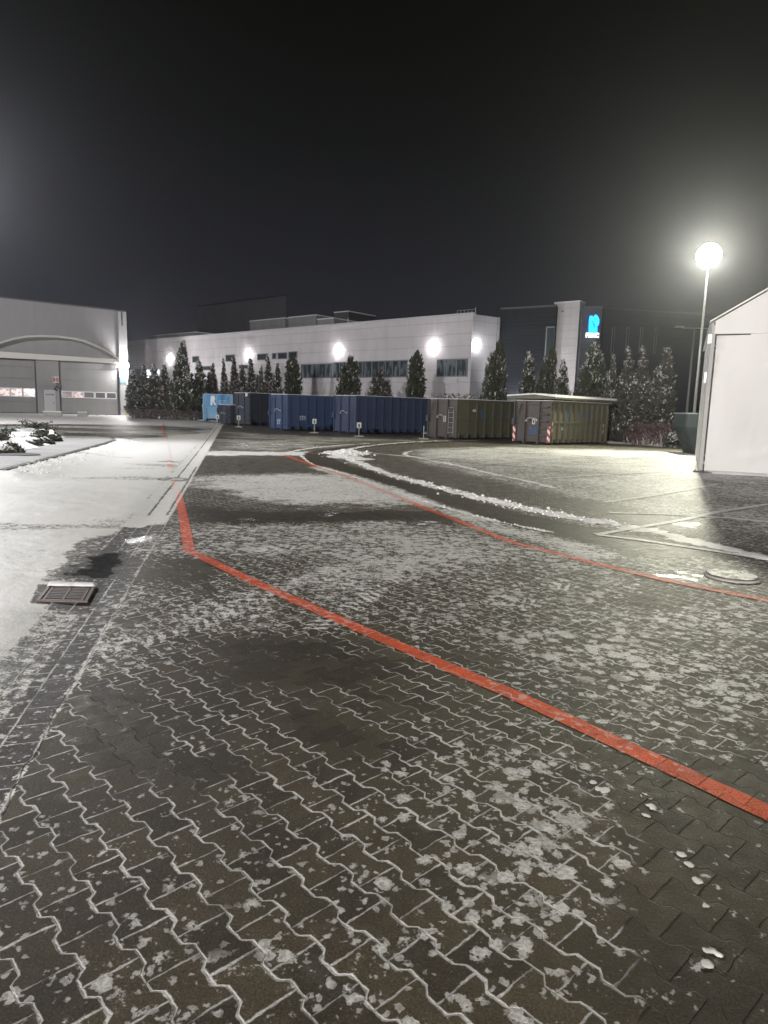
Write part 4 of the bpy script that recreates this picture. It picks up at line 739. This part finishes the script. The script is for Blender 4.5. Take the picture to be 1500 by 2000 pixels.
# 2: olive, behind
e,fr,dr=container(891,39.2,39,6.,2.3,2.3,'olive green container without lid, grey ladder on its brown door',olive2,brown,None,8,ladder='grey')
ring(e,2.1,1.45,.27,M_blueink); lettering(e,'R',3.0,1.42,.38,M_blueink,'-y',-.01); lettering(e,'M',3.7,1.42,.38,M_blueink,'-y',-.01); lettering(e,'C',4.4,1.42,.38,M_blueink,'-y',-.01)
MB().box(1.25,1.55,-.02,-.003,1.62,1.75).build('label_plate',M_whitep,e); MB().box(-.08,-.063,.85,1.05,1.0,1.35).build('label_plate',M_whitep,dr); MB().box(-.086,-.081,.92,.98,1.05,1.3).build('label_print',M_black,dr)
# 3,4 blue
e,fr,dr=container(695,43.5,39,6.3,2.3,2.42,'deep blue container directly left of the olive ones',blue2,blue2,None,9,ladder='same')
e,fr,dr=container(563,46.2,39,6.3,2.3,2.42,'brighter blue container with white stencil marks between navy and deep blue ones',blue1,blue1,None,9,ladder='same')
text('lettering','STH',.44,M_whiteink,dr,TM(-.068,1.0,.55,'-x'),.003,1.,.01); lettering(e,'STH',1.2,.85,.40,M_whiteink,'-y',-.01)
# 5 navy, 6 low navy, 7 light blue
e,fr,dr=container(489,55.,42,6.0,2.5,2.62,'tall navy grey container left of the blue pair',navy,navyd,None,7); MB().box(-.2,-.18,.1,.45,2.35,2.65).build('label_plate',M_whitep,dr)
container(451,56.5,34,3.6,2.6,1.62,'low dark navy container in front of the light blue one',navy,navyd,None,5)
e,fr,dr=container(400,66,15,6.4,2.3,2.6,'light blue container furthest left with white logo on its side',lblue,lblue,None,6)
m=MB().box(.15,2.2,-.11,-.092,1.45,2.6); bp=m.build('logo_panel',paint('logo_panel_blue',(.07,.27,.55),.4,.1),e)
M_wi2=plain('white_logo_paint',(.75,.8,.85),.5,.05); q=MB().prism([(.55,1.55),(.72,1.55),(.72,1.95),(.95,1.55),(1.1,1.6),(.9,1.95),(1.0,2.15),(.95,2.4),(.8,2.5),(.62,2.45),(.55,2.25)],-.125,-.112); q.build('white_mark',M_wi2,e)
MB().box(1.3,2.05,-.12,-.112,1.98,2.04).box(1.3,1.95,-.12,-.112,1.84,1.9).box(1.3,1.85,-.12,-.112,1.7,1.76).build('text_line',plain('pale_blue_print',(.35,.6,.8),.5,.05),e)
# bay number stands
def bay_sign(px,py,hpx,label,plate=True):
    p=at(px,py); h=max(.6,zof(px,py-hpx,p)); e=empty('bay_marker',(p[0],p[1],0),label=label,cat='marker',group='bay markers before the containers')
    MB().box(-.28,.28,-.12,.12,.0,.06).build('foot',M_conc,e,.01); MB().tube((0,0,.06),(0,0,h-.1),.025,.025,8).build('post',M_alu,e)
    if plate: MB().box(-.13,.13,-.04,-.027,h-.32,h).build('plate',M_whitep,e,.005); MB().box(-.05,.05,-.046,-.041,h-.28,h-.08).build('number_mark',M_dark,e)
bay_sign(425,831,21,'bay marker before the low navy container'); bay_sign(466.5,834.5,23,'bay marker before the tall navy container'); bay_sign(614,846,28,'bay marker before the brighter blue container'); bay_sign(701,853,28,'bay marker with snowy top before the deep blue container'); bay_sign(827,858,30,'bay marker squeezed between the deep blue and olive containers',False)
# ------------------------------------------------------------------ vegetation
def leafmat(name,c1,c2):
    k=NT(name); o=k.obj(); return k.fin(k.mix(k.ss(.35,.65,k.noise(o,3,3)),c1,c2),.6)
M_leaf=leafmat('conifer_foliage',(.028,.040,.024),(.070,.072,.048)); M_leafb=leafmat('brownish_conifer_foliage',(.040,.037,.030),(.088,.080,.068)); M_bark=plain('bark',(.07,.055,.045),.9,.3,10); M_twig=plain('reddish_twigs',(.13,.075,.07),.8,.3,6); M_soil=plain('dark_mulch',(.045,.035,.030),.9,.4,3)
def quads(C_,U,W_):  # centre, half-axis vectors -> diamond-ish leaf quads
    n=len(C_); V=np.stack([C_-U,C_+W_-U*.2,C_+U,C_-W_-U*.2],1).reshape(-1,3); Q=np.arange(n*4).reshape(-1,4); return V,Q
def thuja(seed,H,R,lead,nl=5200,snow=.22,brown=False,belly=.25,tip=.7):
    r=np.random.RandomState(seed); Cc=[];N=nl
    lead=np.array(lead); per=13; M_=N//per
    def shell(n):
        k=r.randint(len(lead),size=n); t=r.rand(n)**.85; a=r.rand(n)*6.283
        prof=np.where(t<belly,.75+.25*t/belly,np.power(np.clip((1-t)/(1-belly),0,1),tip)); lump=.70+.6*vn(a*1.6+k*9,t*H*1.5,seed)
        return k,t,a,prof,prof*lump
    k,t,a,prof,pl=shell(M_); hh=lead[k,2]
    rr=R*pl*(.60+.55*r.rand(M_)**.7)*(.75 if len(lead)>1 else 1); bend=np.clip(t-.82,0,1)*1.6*R*.55
    z=.1+t*(H*hh-.2); ca,sa=np.cos(a),np.sin(a)
    P0=np.stack([lead[k,0]*R*(1-.2*t)+ca*rr+bend*np.cos(seed+k),lead[k,1]*R*(1-.2*t)+sa*rr+bend*np.sin(seed*2+k),z],1)
    D0=np.stack([ca,sa,.55+.9*r.rand(M_)],1)+r.randn(M_,3)*.28; dr=r.rand(M_)<.22; D0[dr,2]*=-.6; D0/=np.linalg.norm(D0,axis=1)[:,None]
    sz=(.20+.16*r.rand(M_))*(.55+.45*np.clip(prof,0,1)); I=np.repeat(np.arange(M_),per); n=len(I)
    f=r.rand(n,1)*2-.9; P=P0[I]+D0[I]*f*sz[I,None]+r.randn(n,3)*sz[I,None]*.30*(1.1-f.clip(0,1)*.7)
    d=D0[I]+r.randn(n,3)*.35; d/=np.linalg.norm(d,axis=1)[:,None]; w=np.cross(d,r.randn(n,3)); w/=np.linalg.norm(w,axis=1)[:,None]; s=(.06+.06*r.rand(n,1))*(.7+.5*sz[I,None]/.3)
    # darker inner fill so the crown is not see-through
    nf=N//4; k2,t2,a2,p2,pl2=shell(nf); r2=R*pl2*.55*r.rand(nf)**.5*(.8 if len(lead)>1 else 1); Pf=np.stack([lead[k2,0]*R*(1-.2*t2)+np.cos(a2)*r2,lead[k2,1]*R*(1-.2*t2)+np.sin(a2)*r2,.1+t2*(H*lead[k2,2]*.95-.2)],1); df=r.randn(nf,3); df[:,2]+=1; df/=np.linalg.norm(df,axis=1)[:,None]; wf=np.cross(df,r.randn(nf,3)); wf/=np.linalg.norm(wf,axis=1)[:,None]
    V1,Q1=quads(np.vstack([P,Pf]),np.vstack([d*s*1.25,df*.17]),np.vstack([w*s*.5,wf*.10]))
    cl=vn(a*2.4+k*3,z*2.4,seed+5); on=(r.rand(M_)<np.clip(snow*2.*np.clip(cl*1.9-.45,0,1)*(.5+.8*t),0,1)); sel=np.where(on[I]&(f[:,0]>-.2)&(r.rand(n)<.55))[0]
    Ps=P[sel]+[0,0,.05]; Ps[:,:2]+=np.stack([ca[I[sel]],sa[I[sel]]],1)*.05; ds=D0[I[sel]]*[1,1,.45]+r.randn(len(sel),3)*.25; ds/=np.linalg.norm(ds,axis=1)[:,None]; ws=np.cross(ds,[0,0,1.])+r.randn(len(sel),3)*.2; ws/=np.linalg.norm(ws,axis=1)[:,None]+1e-6; ss=.06+.07*r.rand(len(sel),1)
    V2,Q2=quads(Ps,ds*ss*1.15,ws*ss*.7)
    return (V1,Q1),(V2,Q2)
def tree_proto(seed,H,R,lead,brown=False,**kw):
    e=empty('conifer',(0,0,-50)); (V1,Q1),(V2,Q2)=thuja(seed,H,R,lead,brown=brown,**kw)
    npmesh('crown',V1,Q1,M_leafb if brown else M_leaf,parent=e); npmesh('snow_cover',V2,Q2,MSNOW,parent=e)
    m=MB()
    for ox,oy,h in lead: m.tube((ox*R*.5,oy*R*.5,0),(ox*R*.9,oy*R*.9,H*h*.85),.09,.02,6)
    m.build('trunk',M_bark,e); return e
one=[(0,0,1.)]
PR={'cone':tree_proto(1,6.,1.5,one,nl=9000,snow=.5,belly=.12,tip=.85),'col':tree_proto(2,6.,.95,[(-.25,0,.93),(.3,.1,1.)],nl=8000,snow=.06,belly=.3,tip=.38),'thin':tree_proto(3,6.,.8,one,snow=.5,tip=.6),
 'thin2':tree_proto(9,6.,.8,[(0,0,1.),(.5,.2,.78)],snow=.36,tip=.7,brown=True),'bush':tree_proto(4,6.,1.7,[(-.5,0,.85),(.05,.2,1.),(.55,-.1,.82),(.2,-.3,.7)],nl=9500,snow=.35,belly=.3,tip=.7,brown=True),
 'grp':tree_proto(5,6.,1.5,[(-.5,.1,.88),(.1,0,1.),(.6,.1,.93)],nl=10000,snow=.18,belly=.3,tip=.5),'wide':tree_proto(6,6.,1.6,[(-.35,0,.92),(.2,.1,1.),(.6,0,.9)],nl=12000,snow=.30,belly=.15,tip=.7),'brn':tree_proto(8,6.,1.2,[(0,0,1.),(-.4,.1,.8)],nl=8000,snow=.34,belly=.2,tip=.75,brown=True)}
used=set()
def tree(kind,px,top,wpx,dep,label):
    p=gpx(px,dep); h=zof(px,top,p); R0={'cone':1.5,'col':1.15,'thin':.8,'thin2':.95,'bush':2.3,'grp':2.1,'wide':2.2,'brn':1.4}[kind]; w=wpx*dep/F/2
    o=PR[kind] if kind not in used else copy_tree(PR[kind]); used.add(kind)
    o.location=(p[0],p[1],.08); o.scale=(w/R0,w/R0,h/6.); o.rotation_euler=(0,0,random.uniform(-.35,.35)); tag(o,label,'conifer','conifers along the factory'); return o
TR=[('thin',262,724,26,72,'small dark conifer half hidden behind the hangar corner'),('thin2',284,714,34,73,'bushy hazy conifer just right of the hangar corner'),('thin',303,712,26,73,'slim conifer under the leftmost wall floodlight'),('brn',323,713,40,72,'wide hazy conifer left of the tallest dark green cone'),
('cone',357,668,50,70,'tallest dark green cone shaped conifer with snow tufts'),('thin',391,706,26,71,'slim snowy conifer touching the right of the tallest cone'),('bush',414,711,40,73,'brownish snowy conifer above the light blue container'),('thin2',438,702,20,73,'narrow snowy spire left of the drooping tipped conifer'),
('thin2',458,699,30,73,'snowy conifer with drooping tip below the second wall floodlight'),('brn',474,714,38,72,'stocky brown conifer directly under the second wall floodlight'),('thin2',491,702,30,71,'snowy conifer with bent tip right of the second floodlight'),('bush',508,716,36,70,'low bushy conifer above the tall navy container'),
('thin2',524,698,30,68,'snowy conifer just left of the dark twin columns'),('brn',542,711,34,66,'lower snowy conifer touching the dark twin columns'),('col',570,694,38,60,'dark twin topped column conifer left of the window strip'),
('grp',678,698,60,54,'ragged three topped conifer group before the long window strip'),('bush',740,720,66,52,'spreading snowy bushy conifer before the curtained windows'),('col',808,687,44,49.5,'dark two pronged column conifer left of the square window'),
('grp',960,668,56,45.5,'broad dark conifer pair hiding the factory corner'),('thin',1026,688,32,44.5,'slim conifer in front of the lit dark wall'),('grp',1062,676,52,44,'dense conifer group left of the white tower foot'),('thin',1092,706,26,43.5,'short conifer standing against the white tower'),
('wide',1146,664,86,43,'broad dark conifer mass directly under the blue sign'),('brn',1186,696,40,42.5,'snowy topped conifer right of the blue sign'),('thin2',1216,681,46,42,'snowy pointed conifer, second right of the blue sign'),('thin2',1243,680,44,41.5,'snowy pointed conifer, third right of the blue sign'),
('brn',1288,683,74,40.5,'large snowy conifer at the right end of the row'),('wide',1384,640,66,46,'dark conifer behind the lamp mast and marquee edge')]
for a in TR: tree(*a)
# extra low fill of the hedge on the right, bare shrubs
def twigs(seed,n,R,H,th=.012,arch=.6):
    r=np.random.RandomState(seed); V=[];Q=[];S=[];SQ=[]
    for i in range(n):
        a=r.rand()*6.283; b=np.array([r.randn()*R*.25,r.randn()*R*.25,0.]); L=(.5+.5*r.rand()); p0=b; seg=6; out_=np.array([math.cos(a),math.sin(a),0]); pr=None
        for j in range(seg+1):
            t=j/seg; p=b+out_*R*L*t**1.3*(.8+.2*r.rand())+np.array([0,0,H*L*(t*(1+arch)-arch*t*t*1.3)])+r.randn(3)*.02*R; w=th*(1.3-t)
            if pr is not None:
                i0=len(V); sd=np.array([-out_[1],out_[0],0])*w; V+=[pr-sd,pr+sd,p+sd,p-sd,pr-[0,0,w],pr+[0,0,w],p+[0,0,w],p-[0,0,w]]; Q+=[(i0,i0+1,i0+2,i0+3),(i0+4,i0+5,i0+6,i0+7)]
                if r.rand()<.35: i1=len(S); S+=[pr-sd*1.6+[0,0,w*1.2],pr+sd*1.6+[0,0,w*1.2],p+sd*1.6+[0,0,w*1.2],p-sd*1.6+[0,0,w*1.2]]; SQ+=[(i1,i1+1,i1+2,i1+3)]
            pr=p
    return V,Q,S,SQ
def bareshrub(px,dep,H,R,label,seed,n=170,mat=None,leafy=0):
    p=gpx(px,dep); e=empty('bare_shrub',(p[0],p[1],.05),label=label,cat='shrub',group='bare shrubs in the planting bed'); V,Q,S,SQ=twigs(seed,n,R,H,.02); npmesh('twigs',V,Q,mat or M_twig,parent=e); npmesh('snow_cover',S,SQ,MSNOW,parent=e)
    if leafy:
        r=np.random.RandomState(seed); Vn=np.array(V); P=Vn[r.randint(len(Vn),size=leafy)]+r.randn(leafy,3)*.05; d=r.randn(leafy,3); d/=np.linalg.norm(d,axis=1)[:,None]; w=np.cross(d,r.randn(leafy,3)); w/=np.linalg.norm(w,axis=1)[:,None]; V1,Q1=quads(P,d*.06,w*.045); npmesh('leaves',V1,Q1,M_leafb,parent=e)
bareshrub(890,46.5,3.4,1.4,'leafy bare branched shrub below the square window, left stem',21,260,M_leafb,1500); bareshrub(908,46.,2.9,.9,'smaller leafy shrub close to the factory corner',22,160,M_leafb,900); bareshrub(868,47,2.2,.8,'sparse low shrub left of the square window',27,120,M_leafb,500); bareshrub(776,50.,2.6,1.1,'shrub with a drooping snowy sprig beside the dark column',28,120,M_leafb,700); bareshrub(712,51.,3.3,1.3,'pale loose shrub between the ragged group and the bushy conifer',29,200,M_leafb,1100)
bareshrub(1290,38.4,1.5,1.7,'tangled reddish bare shrub at the right end of the bed',23,420); bareshrub(1318,38.8,1.7,1.4,'tangled reddish bare shrub beside the snowy bush',24,300); bareshrub(1255,38.6,.9,1.2,'low reddish twigs beside the lidded container',30,200)
for i,(px,dep,lb) in enumerate(((270,70.5,'low brown shrub at the hangar corner'),(300,70,'low brown shrub right of the pale post'),(325,69.5,'low brown shrub left of the tallest cone foot'),(345,68.5,'low brown shrub at the tallest cone foot'),(376,68.5,'low brown shrub between the tallest cone and light blue container'))): bareshrub(px,dep,1.1,1.7,lb,40+i,260,plain('brown_twigs_%d'%i,(.10,.075,.07),.8))
def lowbush(p,R,H,label,seed,sn=.5,n=2600,name='low_bush',group=None):
    r=np.random.RandomState(seed); e=empty(name,(p[0],p[1],p[2]),label=label,cat='bush',group=group); a=r.rand(n)*6.283; u=r.rand(n)**.5; top=np.sqrt(np.clip(1-u**3,0,1)); h=H*top*(.15+.85*r.rand(n)**.35)*(.75+.4*vn(a*2,u*4,seed)); P=np.stack([np.cos(a)*u*R,np.sin(a)*u*R*.8,h],1)
    d=r.randn(n,3); d[:,2]=abs(d[:,2])*.8; d/=np.linalg.norm(d,axis=1)[:,None]; w=np.cross(d,r.randn(n,3)); w/=np.linalg.norm(w,axis=1)[:,None]; s=.035+.04*r.rand(n,1); V,Q=quads(P,d*s*1.3,w*s*.7); npmesh('foliage',V,Q,M_leaf,parent=e)
    # lumpy snow cap
    m=22; an=np.linspace(0,2*math.pi,m+1)[:-1]; rr=np.linspace(0,1,9); V=[];Q=[]
    for i,q in enumerate(rr):
        for b in an: kx,ky=math.cos(b)*q*R*.9,math.sin(b)*q*R*.72; nn=vn(np.array([kx*5+seed]),np.array([ky*5.]),seed)[0]; V.append((kx,ky,H*math.sqrt(max(0,1-q**3*.9))*(.78+.4*nn)+.03))
    for i in range(8):
        for j in range(m):
            c=vn(np.array([math.cos(an[j])*rr[i]*4+seed]),np.array([math.sin(an[j])*rr[i]*4.]),seed+3)[0]
            if c<sn+.15*(1-rr[i]): Q.append((i*m+j,i*m+(j+1)%m,(i+1)*m+(j+1)%m,(i+1)*m+j))
    npmesh('snow_cover',V,Q,MSNOW,parent=e,smooth=True); return e
q=gpx(1333,36.8); lowbush(q,1.0,1.05,'snow capped rounded bush beside the teal skip',51,.8,3500)
# planting bed behind the containers
bed=[at(246,811)[:2],at(300,815.5)[:2],at(345,819)[:2],at(400,822)[:2]]+[gpx(455,62)[:2],gpx(560,56)[:2],gpx(690,51)[:2],gpx(850,47.5)[:2],gpx(1000,44)[:2],gpx(1120,42)[:2],gpx(1205,39.8)[:2],gpx(1290,37.6)[:2],gpx(1345,36.2)[:2],gpx(1500,34.5)[:2]]
back=[gpx(1500,50)[:2],gpx(1350,54)[:2],gpx(1180,53)[:2],(pA[:2]+np.array([1.,-2.])),gpx(840,60)[:2],gpx(654,68)[:2],gpx(480,78)[:2],gpx(330,88)[:2],gpx(249,90)[:2]]
def soilmat():
    k=NT('bed_soil_with_snow'); o=k.obj(); n=k.noise(o,2.2,5,.65); return k.fin(k.mix(k.ss(.52,.62,n),(.05,.038,.033),(.62,.62,.63)),.85,0.,k.bump(k.noise(o,9,4),.8,.06))
MB().prism([tuple(p) for p in bed+back],0,.09,'z').build('planting_bed',soilmat(),kind='structure')
kb=MB()
for a,b in zip(bed[:-1],bed[1:]):
    d=(b-a)/np.linalg.norm(b-a); nn=np.array([d[1],-d[0]]); P=[a+nn*.004,b+nn*.004,b+nn*.13,a+nn*.13]; kb.prism([tuple(p) for p in P],0,.12,'z')
kb.build('kerb',M_conc,kind='structure')
# ------------------------------------------------------------------ left island: raised pavement, kerb, hedge
def island():
    P=ISL; n=len(P)
    top=MB().prism([tuple(p) for p in P],-.02,.13,'z')
    me=top.build('pavement_base',M_conc,kind='structure')
    # walking surface as a fine sheet so it can carry the snow mask
    xs=np.linspace(-14,-6.8,150); ys=np.linspace(8.,27,260); X,Y=np.meshgrid(xs,ys); x=X.ravel(); y=Y.ravel(); ins=inside(x,y,P-gn*-.0); z=.134+.012*fbm(x*1.3,y*1.3,71,3)
    I=np.arange(259)[:,None]*150; J=np.arange(149)[None,:]; Q=np.stack([I+J,I+J+1,I+150+J+1,I+150+J],-1).reshape(-1,4); ok=ins[Q].all(1); Q=Q[ok]
    o=npmesh('pavement',np.stack([x,y,z],1),Q,MPAV,smooth=True,kind='structure')
k=NT('pavement_thin_snow'); o_=k.obj(); MPAV=k.fin(k.mix(k.ss(.35,.75,k.noise(o_,1.4,5)),(.36,.355,.35),(.47,.465,.46)),.6,0.,k.bump(k.noise(o_,10,4),.4,.02))
island()
kbm=MB(); KP=ISL[:6]
for a,b in zip(KP[:-1],KP[1:]):
    L_=np.linalg.norm(b-a); d=(b-a)/L_; nn=np.array([d[1],-d[0]]); m=max(1,int(L_/1.0))
    for i in range(m):
        s=a+d*(L_*i/m+.006); t=a+d*(L_*(i+1)/m-.006); kbm.prism([tuple(q) for q in (s-nn*.0,t-nn*.0,t+nn*.12,s+nn*.12)],0,.142,'z')
kbm.build('kerb',plain('dark_wet_kerb',(.10,.095,.09),.7,.2),kind='structure')
for i,(px,py,R,H,lb) in enumerate(((-20,884,.9,.32,'snowy low hedge clump cut by the left edge'),(22,870,.95,.30,'low hedge clump mostly buried in snow, left middle'),(54,867,.85,.30,'low hedge clump in the middle of the snowy bed'),(86,862,.6,.40,'dark leafy hedge clump at the right end of the snowy bed'),(20,853,1.0,.32,'hedge clump at the back left of the snowy bed'),(58,852,1.0,.32,'hedge clump at the back centre of the snowy bed'))):
    p=at(px,py,.13); lowbush((p[0],p[1],.10),R,H,lb,60+i,[.85,.85,.80,.30,.78,.70][i],2600,'hedge_bush','hedge bushes on the left island')
def tall(px,py,H,R,lb,sd):
    p=at(px,py,.13); e=empty('twiggy_shrub',(p[0],p[1],.1),label=lb,cat='shrub',group='twiggy shrubs in the left hedge'); V,Q,S,SQ=twigs(sd,90,R,H,.01); npmesh('twigs',V,Q,M_bark,parent=e); r=np.random.RandomState(sd); Vn=np.array(V); P=Vn[r.randint(len(Vn),size=700)]+r.randn(700,3)*.03; d=r.randn(700,3); d/=np.linalg.norm(d,axis=1)[:,None]; w=np.cross(d,r.randn(700,3)); w/=np.linalg.norm(w,axis=1)[:,None]; V1,Q1=quads(P,d*.04,w*.025); npmesh('leaves',V1,Q1,M_leaf,parent=e)
tall(68,851,.8,.6,'taller twiggy shrub sticking up from the snowy hedge',81); tall(92,858,.7,.3,'twiggy shrub at the right tip of the snowy hedge',82); tall(3,874,.8,.4,'twiggy shrub at the left photo edge of the hedge',83)
# snow bed under hedge
def mound():
    P=G((-60,900),(0,893),(40,886),(75,876),(105,862),(106,852),(60,846),(-60,850)); c=P.mean(0); xs=np.linspace(P[:,0].min()-.3,P[:,0].max()+.3,90); ys=np.linspace(P[:,1].min()-.3,P[:,1].max()+.3,90); X,Y=np.meshgrid(xs,ys); x=X.ravel(); y=Y.ravel(); w=area(x,y,P,.45,(fbm(x*1.5,y*1.5,3,2)-.5)*.6); z=.125+w*(.20+.10*fbm(x*2.5,y*2.5,5,3)); I=np.arange(89)[:,None]*90; J=np.arange(89)[None,:]; Q=np.stack([I+J,I+J+1,I+91+J,I+90+J],-1).reshape(-1,4); Q=Q[(w[Q]>.04).all(1)]
    npmesh('snow_mound',np.stack([x,y,z],1),Q,MSNOW,smooth=True,label='smooth snow bank around the foot of the left hedge',cat='snow bank')
mound()
p=at(31,887.5,.15); MB().prism([(.62*math.cos(a),.45*math.sin(a)) for a in np.linspace(0,2*math.pi,25)[:-1]],0,.02,'z').build('manhole_cover',M_dark,label='dark bare manhole cover on the left pavement',cat='manhole cover').location=(p[0],p[1],.142)
# ------------------------------------------------------------------ drain grate, manholes
ga=(at(72,1175)[:2]+at(166,1175)[:2])/2; fg=Fr(at(76,1175)[:2],(1,.03)); zz=float(gh(fg.O[0]+np.array([-.12,0.,.19,.37,.30,.1]),fg.O[1]+np.array([.46,0.,.22,0.,.46,.46])).max())+.006
M_iron=plain('rusty_cast_iron',(.085,.060,.056),.55,.3,20,.1)
Gt=empty('drain_grate',Fr(fg.O[:2],fg.ex[:2],zz),label='rusty cast iron drain grate in the gutter',cat='drain grate'); w,dp,sk=.37,.44,-.11
def gx(u,v): return (u*w+sk*v,v*dp)
f=MB()
def par(u0,u1,v0,v1,z0,z1,m=f): m.prism([gx(u0,v0),gx(u1,v0),gx(u1,v1),gx(u0,v1)],z0,z1,'z')
par(-.05,.03,-.02,1.02,-.01,.008); par(.97,1.05,-.02,1.02,-.01,.008); par(.03,.97,-.02,.04,-.01,.0075); par(.03,.97,.96,1.02,-.01,.0075); f.build('frame',M_iron,Gt,.002)
f2=MB(); par(.06,.11,.06,.94,0,.0045,f2); par(.89,.94,.06,.94,0,.0045,f2); par(.475,.525,.06,.94,0,.005,f2); par(.11,.89,.04,.08,0,.004,f2); par(.11,.89,.92,.96,0,.004,f2)
for i in range(7): v=.17+i*.108; par(.11,.475,v,v+.042,0,.0038,f2); par(.525,.89,v,v+.042,0,.0038,f2)
f2.build('bars',M_iron,Gt); f3=MB(); par(.03,.97,.04,.96,-.012,.0008,f3); f3.build('pit',NT('drain_shade_black').fin((.004,.004,.004),.9),Gt)  # flat black sheet under the bars stands in for the shade down the drain
V=[];Q=[]
for i in range(30):
    u=-.06+i*1.12/29
    for j,(vv,z_) in enumerate(((.93,.010),(.96,.022),(1.04,.032),(1.12,.024),(1.18,-.004))): a=gx(u,vv+.03*vn(np.array([u*9.]),np.array([0.]),2)[0]-.015); V.append((a[0],a[1],z_*(1 if 0<i<29 else .1)+.002))
for i in range(29):
    for j in range(4): Q.append((i*5+j,i*5+j+1,i*5+j+6,i*5+j+5))
npmesh('snow_ridge',V,Q,MSNOW,parent=Gt,smooth=True)
def manhole(px,py,r,label,snowy):
    p=at(px,py); z=float(gh(np.array([p[0]]),np.array([p[1]]))[0]); e=empty('manhole_cover',(p[0],p[1],z),label=label,cat='manhole cover'); m=MB(); n=48; c=[(r*math.cos(t),r*math.sin(t)) for t in np.linspace(0,2*math.pi,n+1)[:-1]]; m.prism([(a*1.0,b*1.0) for a,b in c],-.02,.026,'z'); m.build('cover',M_iron,e)
    m=MB()
    for i in range(n):
        a=c[i];b=c[(i+1)%n]; m.prism([(a[0]*1.03,a[1]*1.03),(b[0]*1.03,b[1]*1.03),(b[0]*1.12,b[1]*1.12),(a[0]*1.12,a[1]*1.12)],-.02,.022,'z')
    m.build('ring',M_conc,e)
    k=NT('frost_on_cover'); o=k.obj(); mm=k.fin(k.mix(k.ss(.42,.58,k.noise(o,12,4)),(.07,.06,.055),(.72,.72,.70)),.5,0.,k.bump(k.noise(o,30,3),.6,.02)); MB().prism([(a*.97,b*.97) for a,b in c],.027,.033,'z').build('frost',mm,e)
manhole(1430,1126,.235,'round manhole cover half lit, right of the second red line',True)
manhole(338,936,.3,'manhole cover in the gutter where the red line starts',True)
# ------------------------------------------------------------------ small railing between conifers and marquee
p=gpx(1322,52); fz=Fr(p[:2],(1,0)); R_=empty('metal_railing',fz,label='dim grey metal railing seen right of the last conifer',cat='railing'); g=MB()
for zz in (.5,1.0,1.35): g.tube((-2.2,0,zz),(2.4,0,zz),.035,.035,6)
for x in (-2.2,-.7,.8,2.3): g.tube((x,0,0),(x,0,1.35),.045,.045,6)
g.build('rails',M_steel,R_); MB().box(-.9,-.3,-.06,-.04,.3,.95).build('plate',plain('grey_green_plate',(.15,.18,.18),.6),R_)
# ------------------------------------------------------------------ world : night sky with light pollution near the horizon
w=bpy.data.worlds.new('World'); sc.world=w; w.use_nodes=True; nt=w.node_tree; nt.nodes.clear(); out_=nt.nodes.new('ShaderNodeOutputWorld'); bg=nt.nodes.new('ShaderNodeBackground'); tc=nt.nodes.new('ShaderNodeTexCoord'); sx=nt.nodes.new('ShaderNodeSeparateXYZ'); cr=nt.nodes.new('ShaderNodeValToRGB'); nz_=nt.nodes.new('ShaderNodeTexNoise'); nz_.inputs['Scale'].default_value=1.6; nz_.inputs['Detail'].default_value=3
nt.links.new(tc.outputs['Generated'],sx.inputs[0]); nt.links.new(tc.outputs['Generated'],nz_.inputs['Vector'])
mm=nt.nodes.new('ShaderNodeMath'); mm.operation='MULTIPLY_ADD'; mm.inputs[1].default_value=.10; nt.links.new(nz_.outputs['Fac'],mm.inputs[0]); nt.links.new(sx.outputs[2],mm.inputs[2]); m2=nt.nodes.new('ShaderNodeMath'); m2.operation='SUBTRACT'; m2.inputs[1].default_value=.05; nt.links.new(mm.outputs[0],m2.inputs[0]); nt.links.new(m2.outputs[0],cr.inputs[0])
el=cr.color_ramp.elements; el[0].position=0.; el[0].color=(.025,.026,.034,1); el[1].position=.48; el[1].color=(.0030,.0033,.0022,1)
for ps,c in ((.12,(.018,.0185,.024,1)),(.24,(.0115,.0118,.0145,1)),(.36,(.0058,.0060,.0060,1))): e=el.new(ps); e.color=c
nt.links.new(cr.outputs[0],bg.inputs[0]); bg.inputs[1].default_value=1.; nt.links.new(bg.outputs[0],out_.inputs[0])
# ------------------------------------------------------------------ thin winter haze
HZ=0.00062
if HZ:
    k=bpy.data.materials.new('haze_air'); k.use_nodes=True; t=k.node_tree; t.nodes.clear(); o=t.nodes.new('ShaderNodeOutputMaterial'); v=t.nodes.new('ShaderNodeVolumePrincipled'); v.inputs['Color'].default_value=(.9,.92,1,1); v.inputs['Density'].default_value=HZ; v.inputs['Anisotropy'].default_value=.86; t.links.new(v.outputs[0],o.inputs['Volume'])
    MB().box(-3000,3000,-3000,3000,-1.2,26).build('haze',k,label='thin winter night haze glowing round the lamps',cat='haze',kind='stuff')
sc.view_settings.view_transform='Standard'; sc.view_settings.look='None'; sc.view_settings.gamma=1; sc.view_settings.exposure=0.
sc.cycles.use_denoising=True; sc.cycles.max_bounces=5; sc.cycles.diffuse_bounces=3; sc.cycles.glossy_bounces=2; sc.cycles.volume_bounces=0; sc.cycles.sample_clamp_indirect=6; sc.cycles.use_light_tree=True
sc.render.resolution_x=768; sc.render.resolution_y=1024
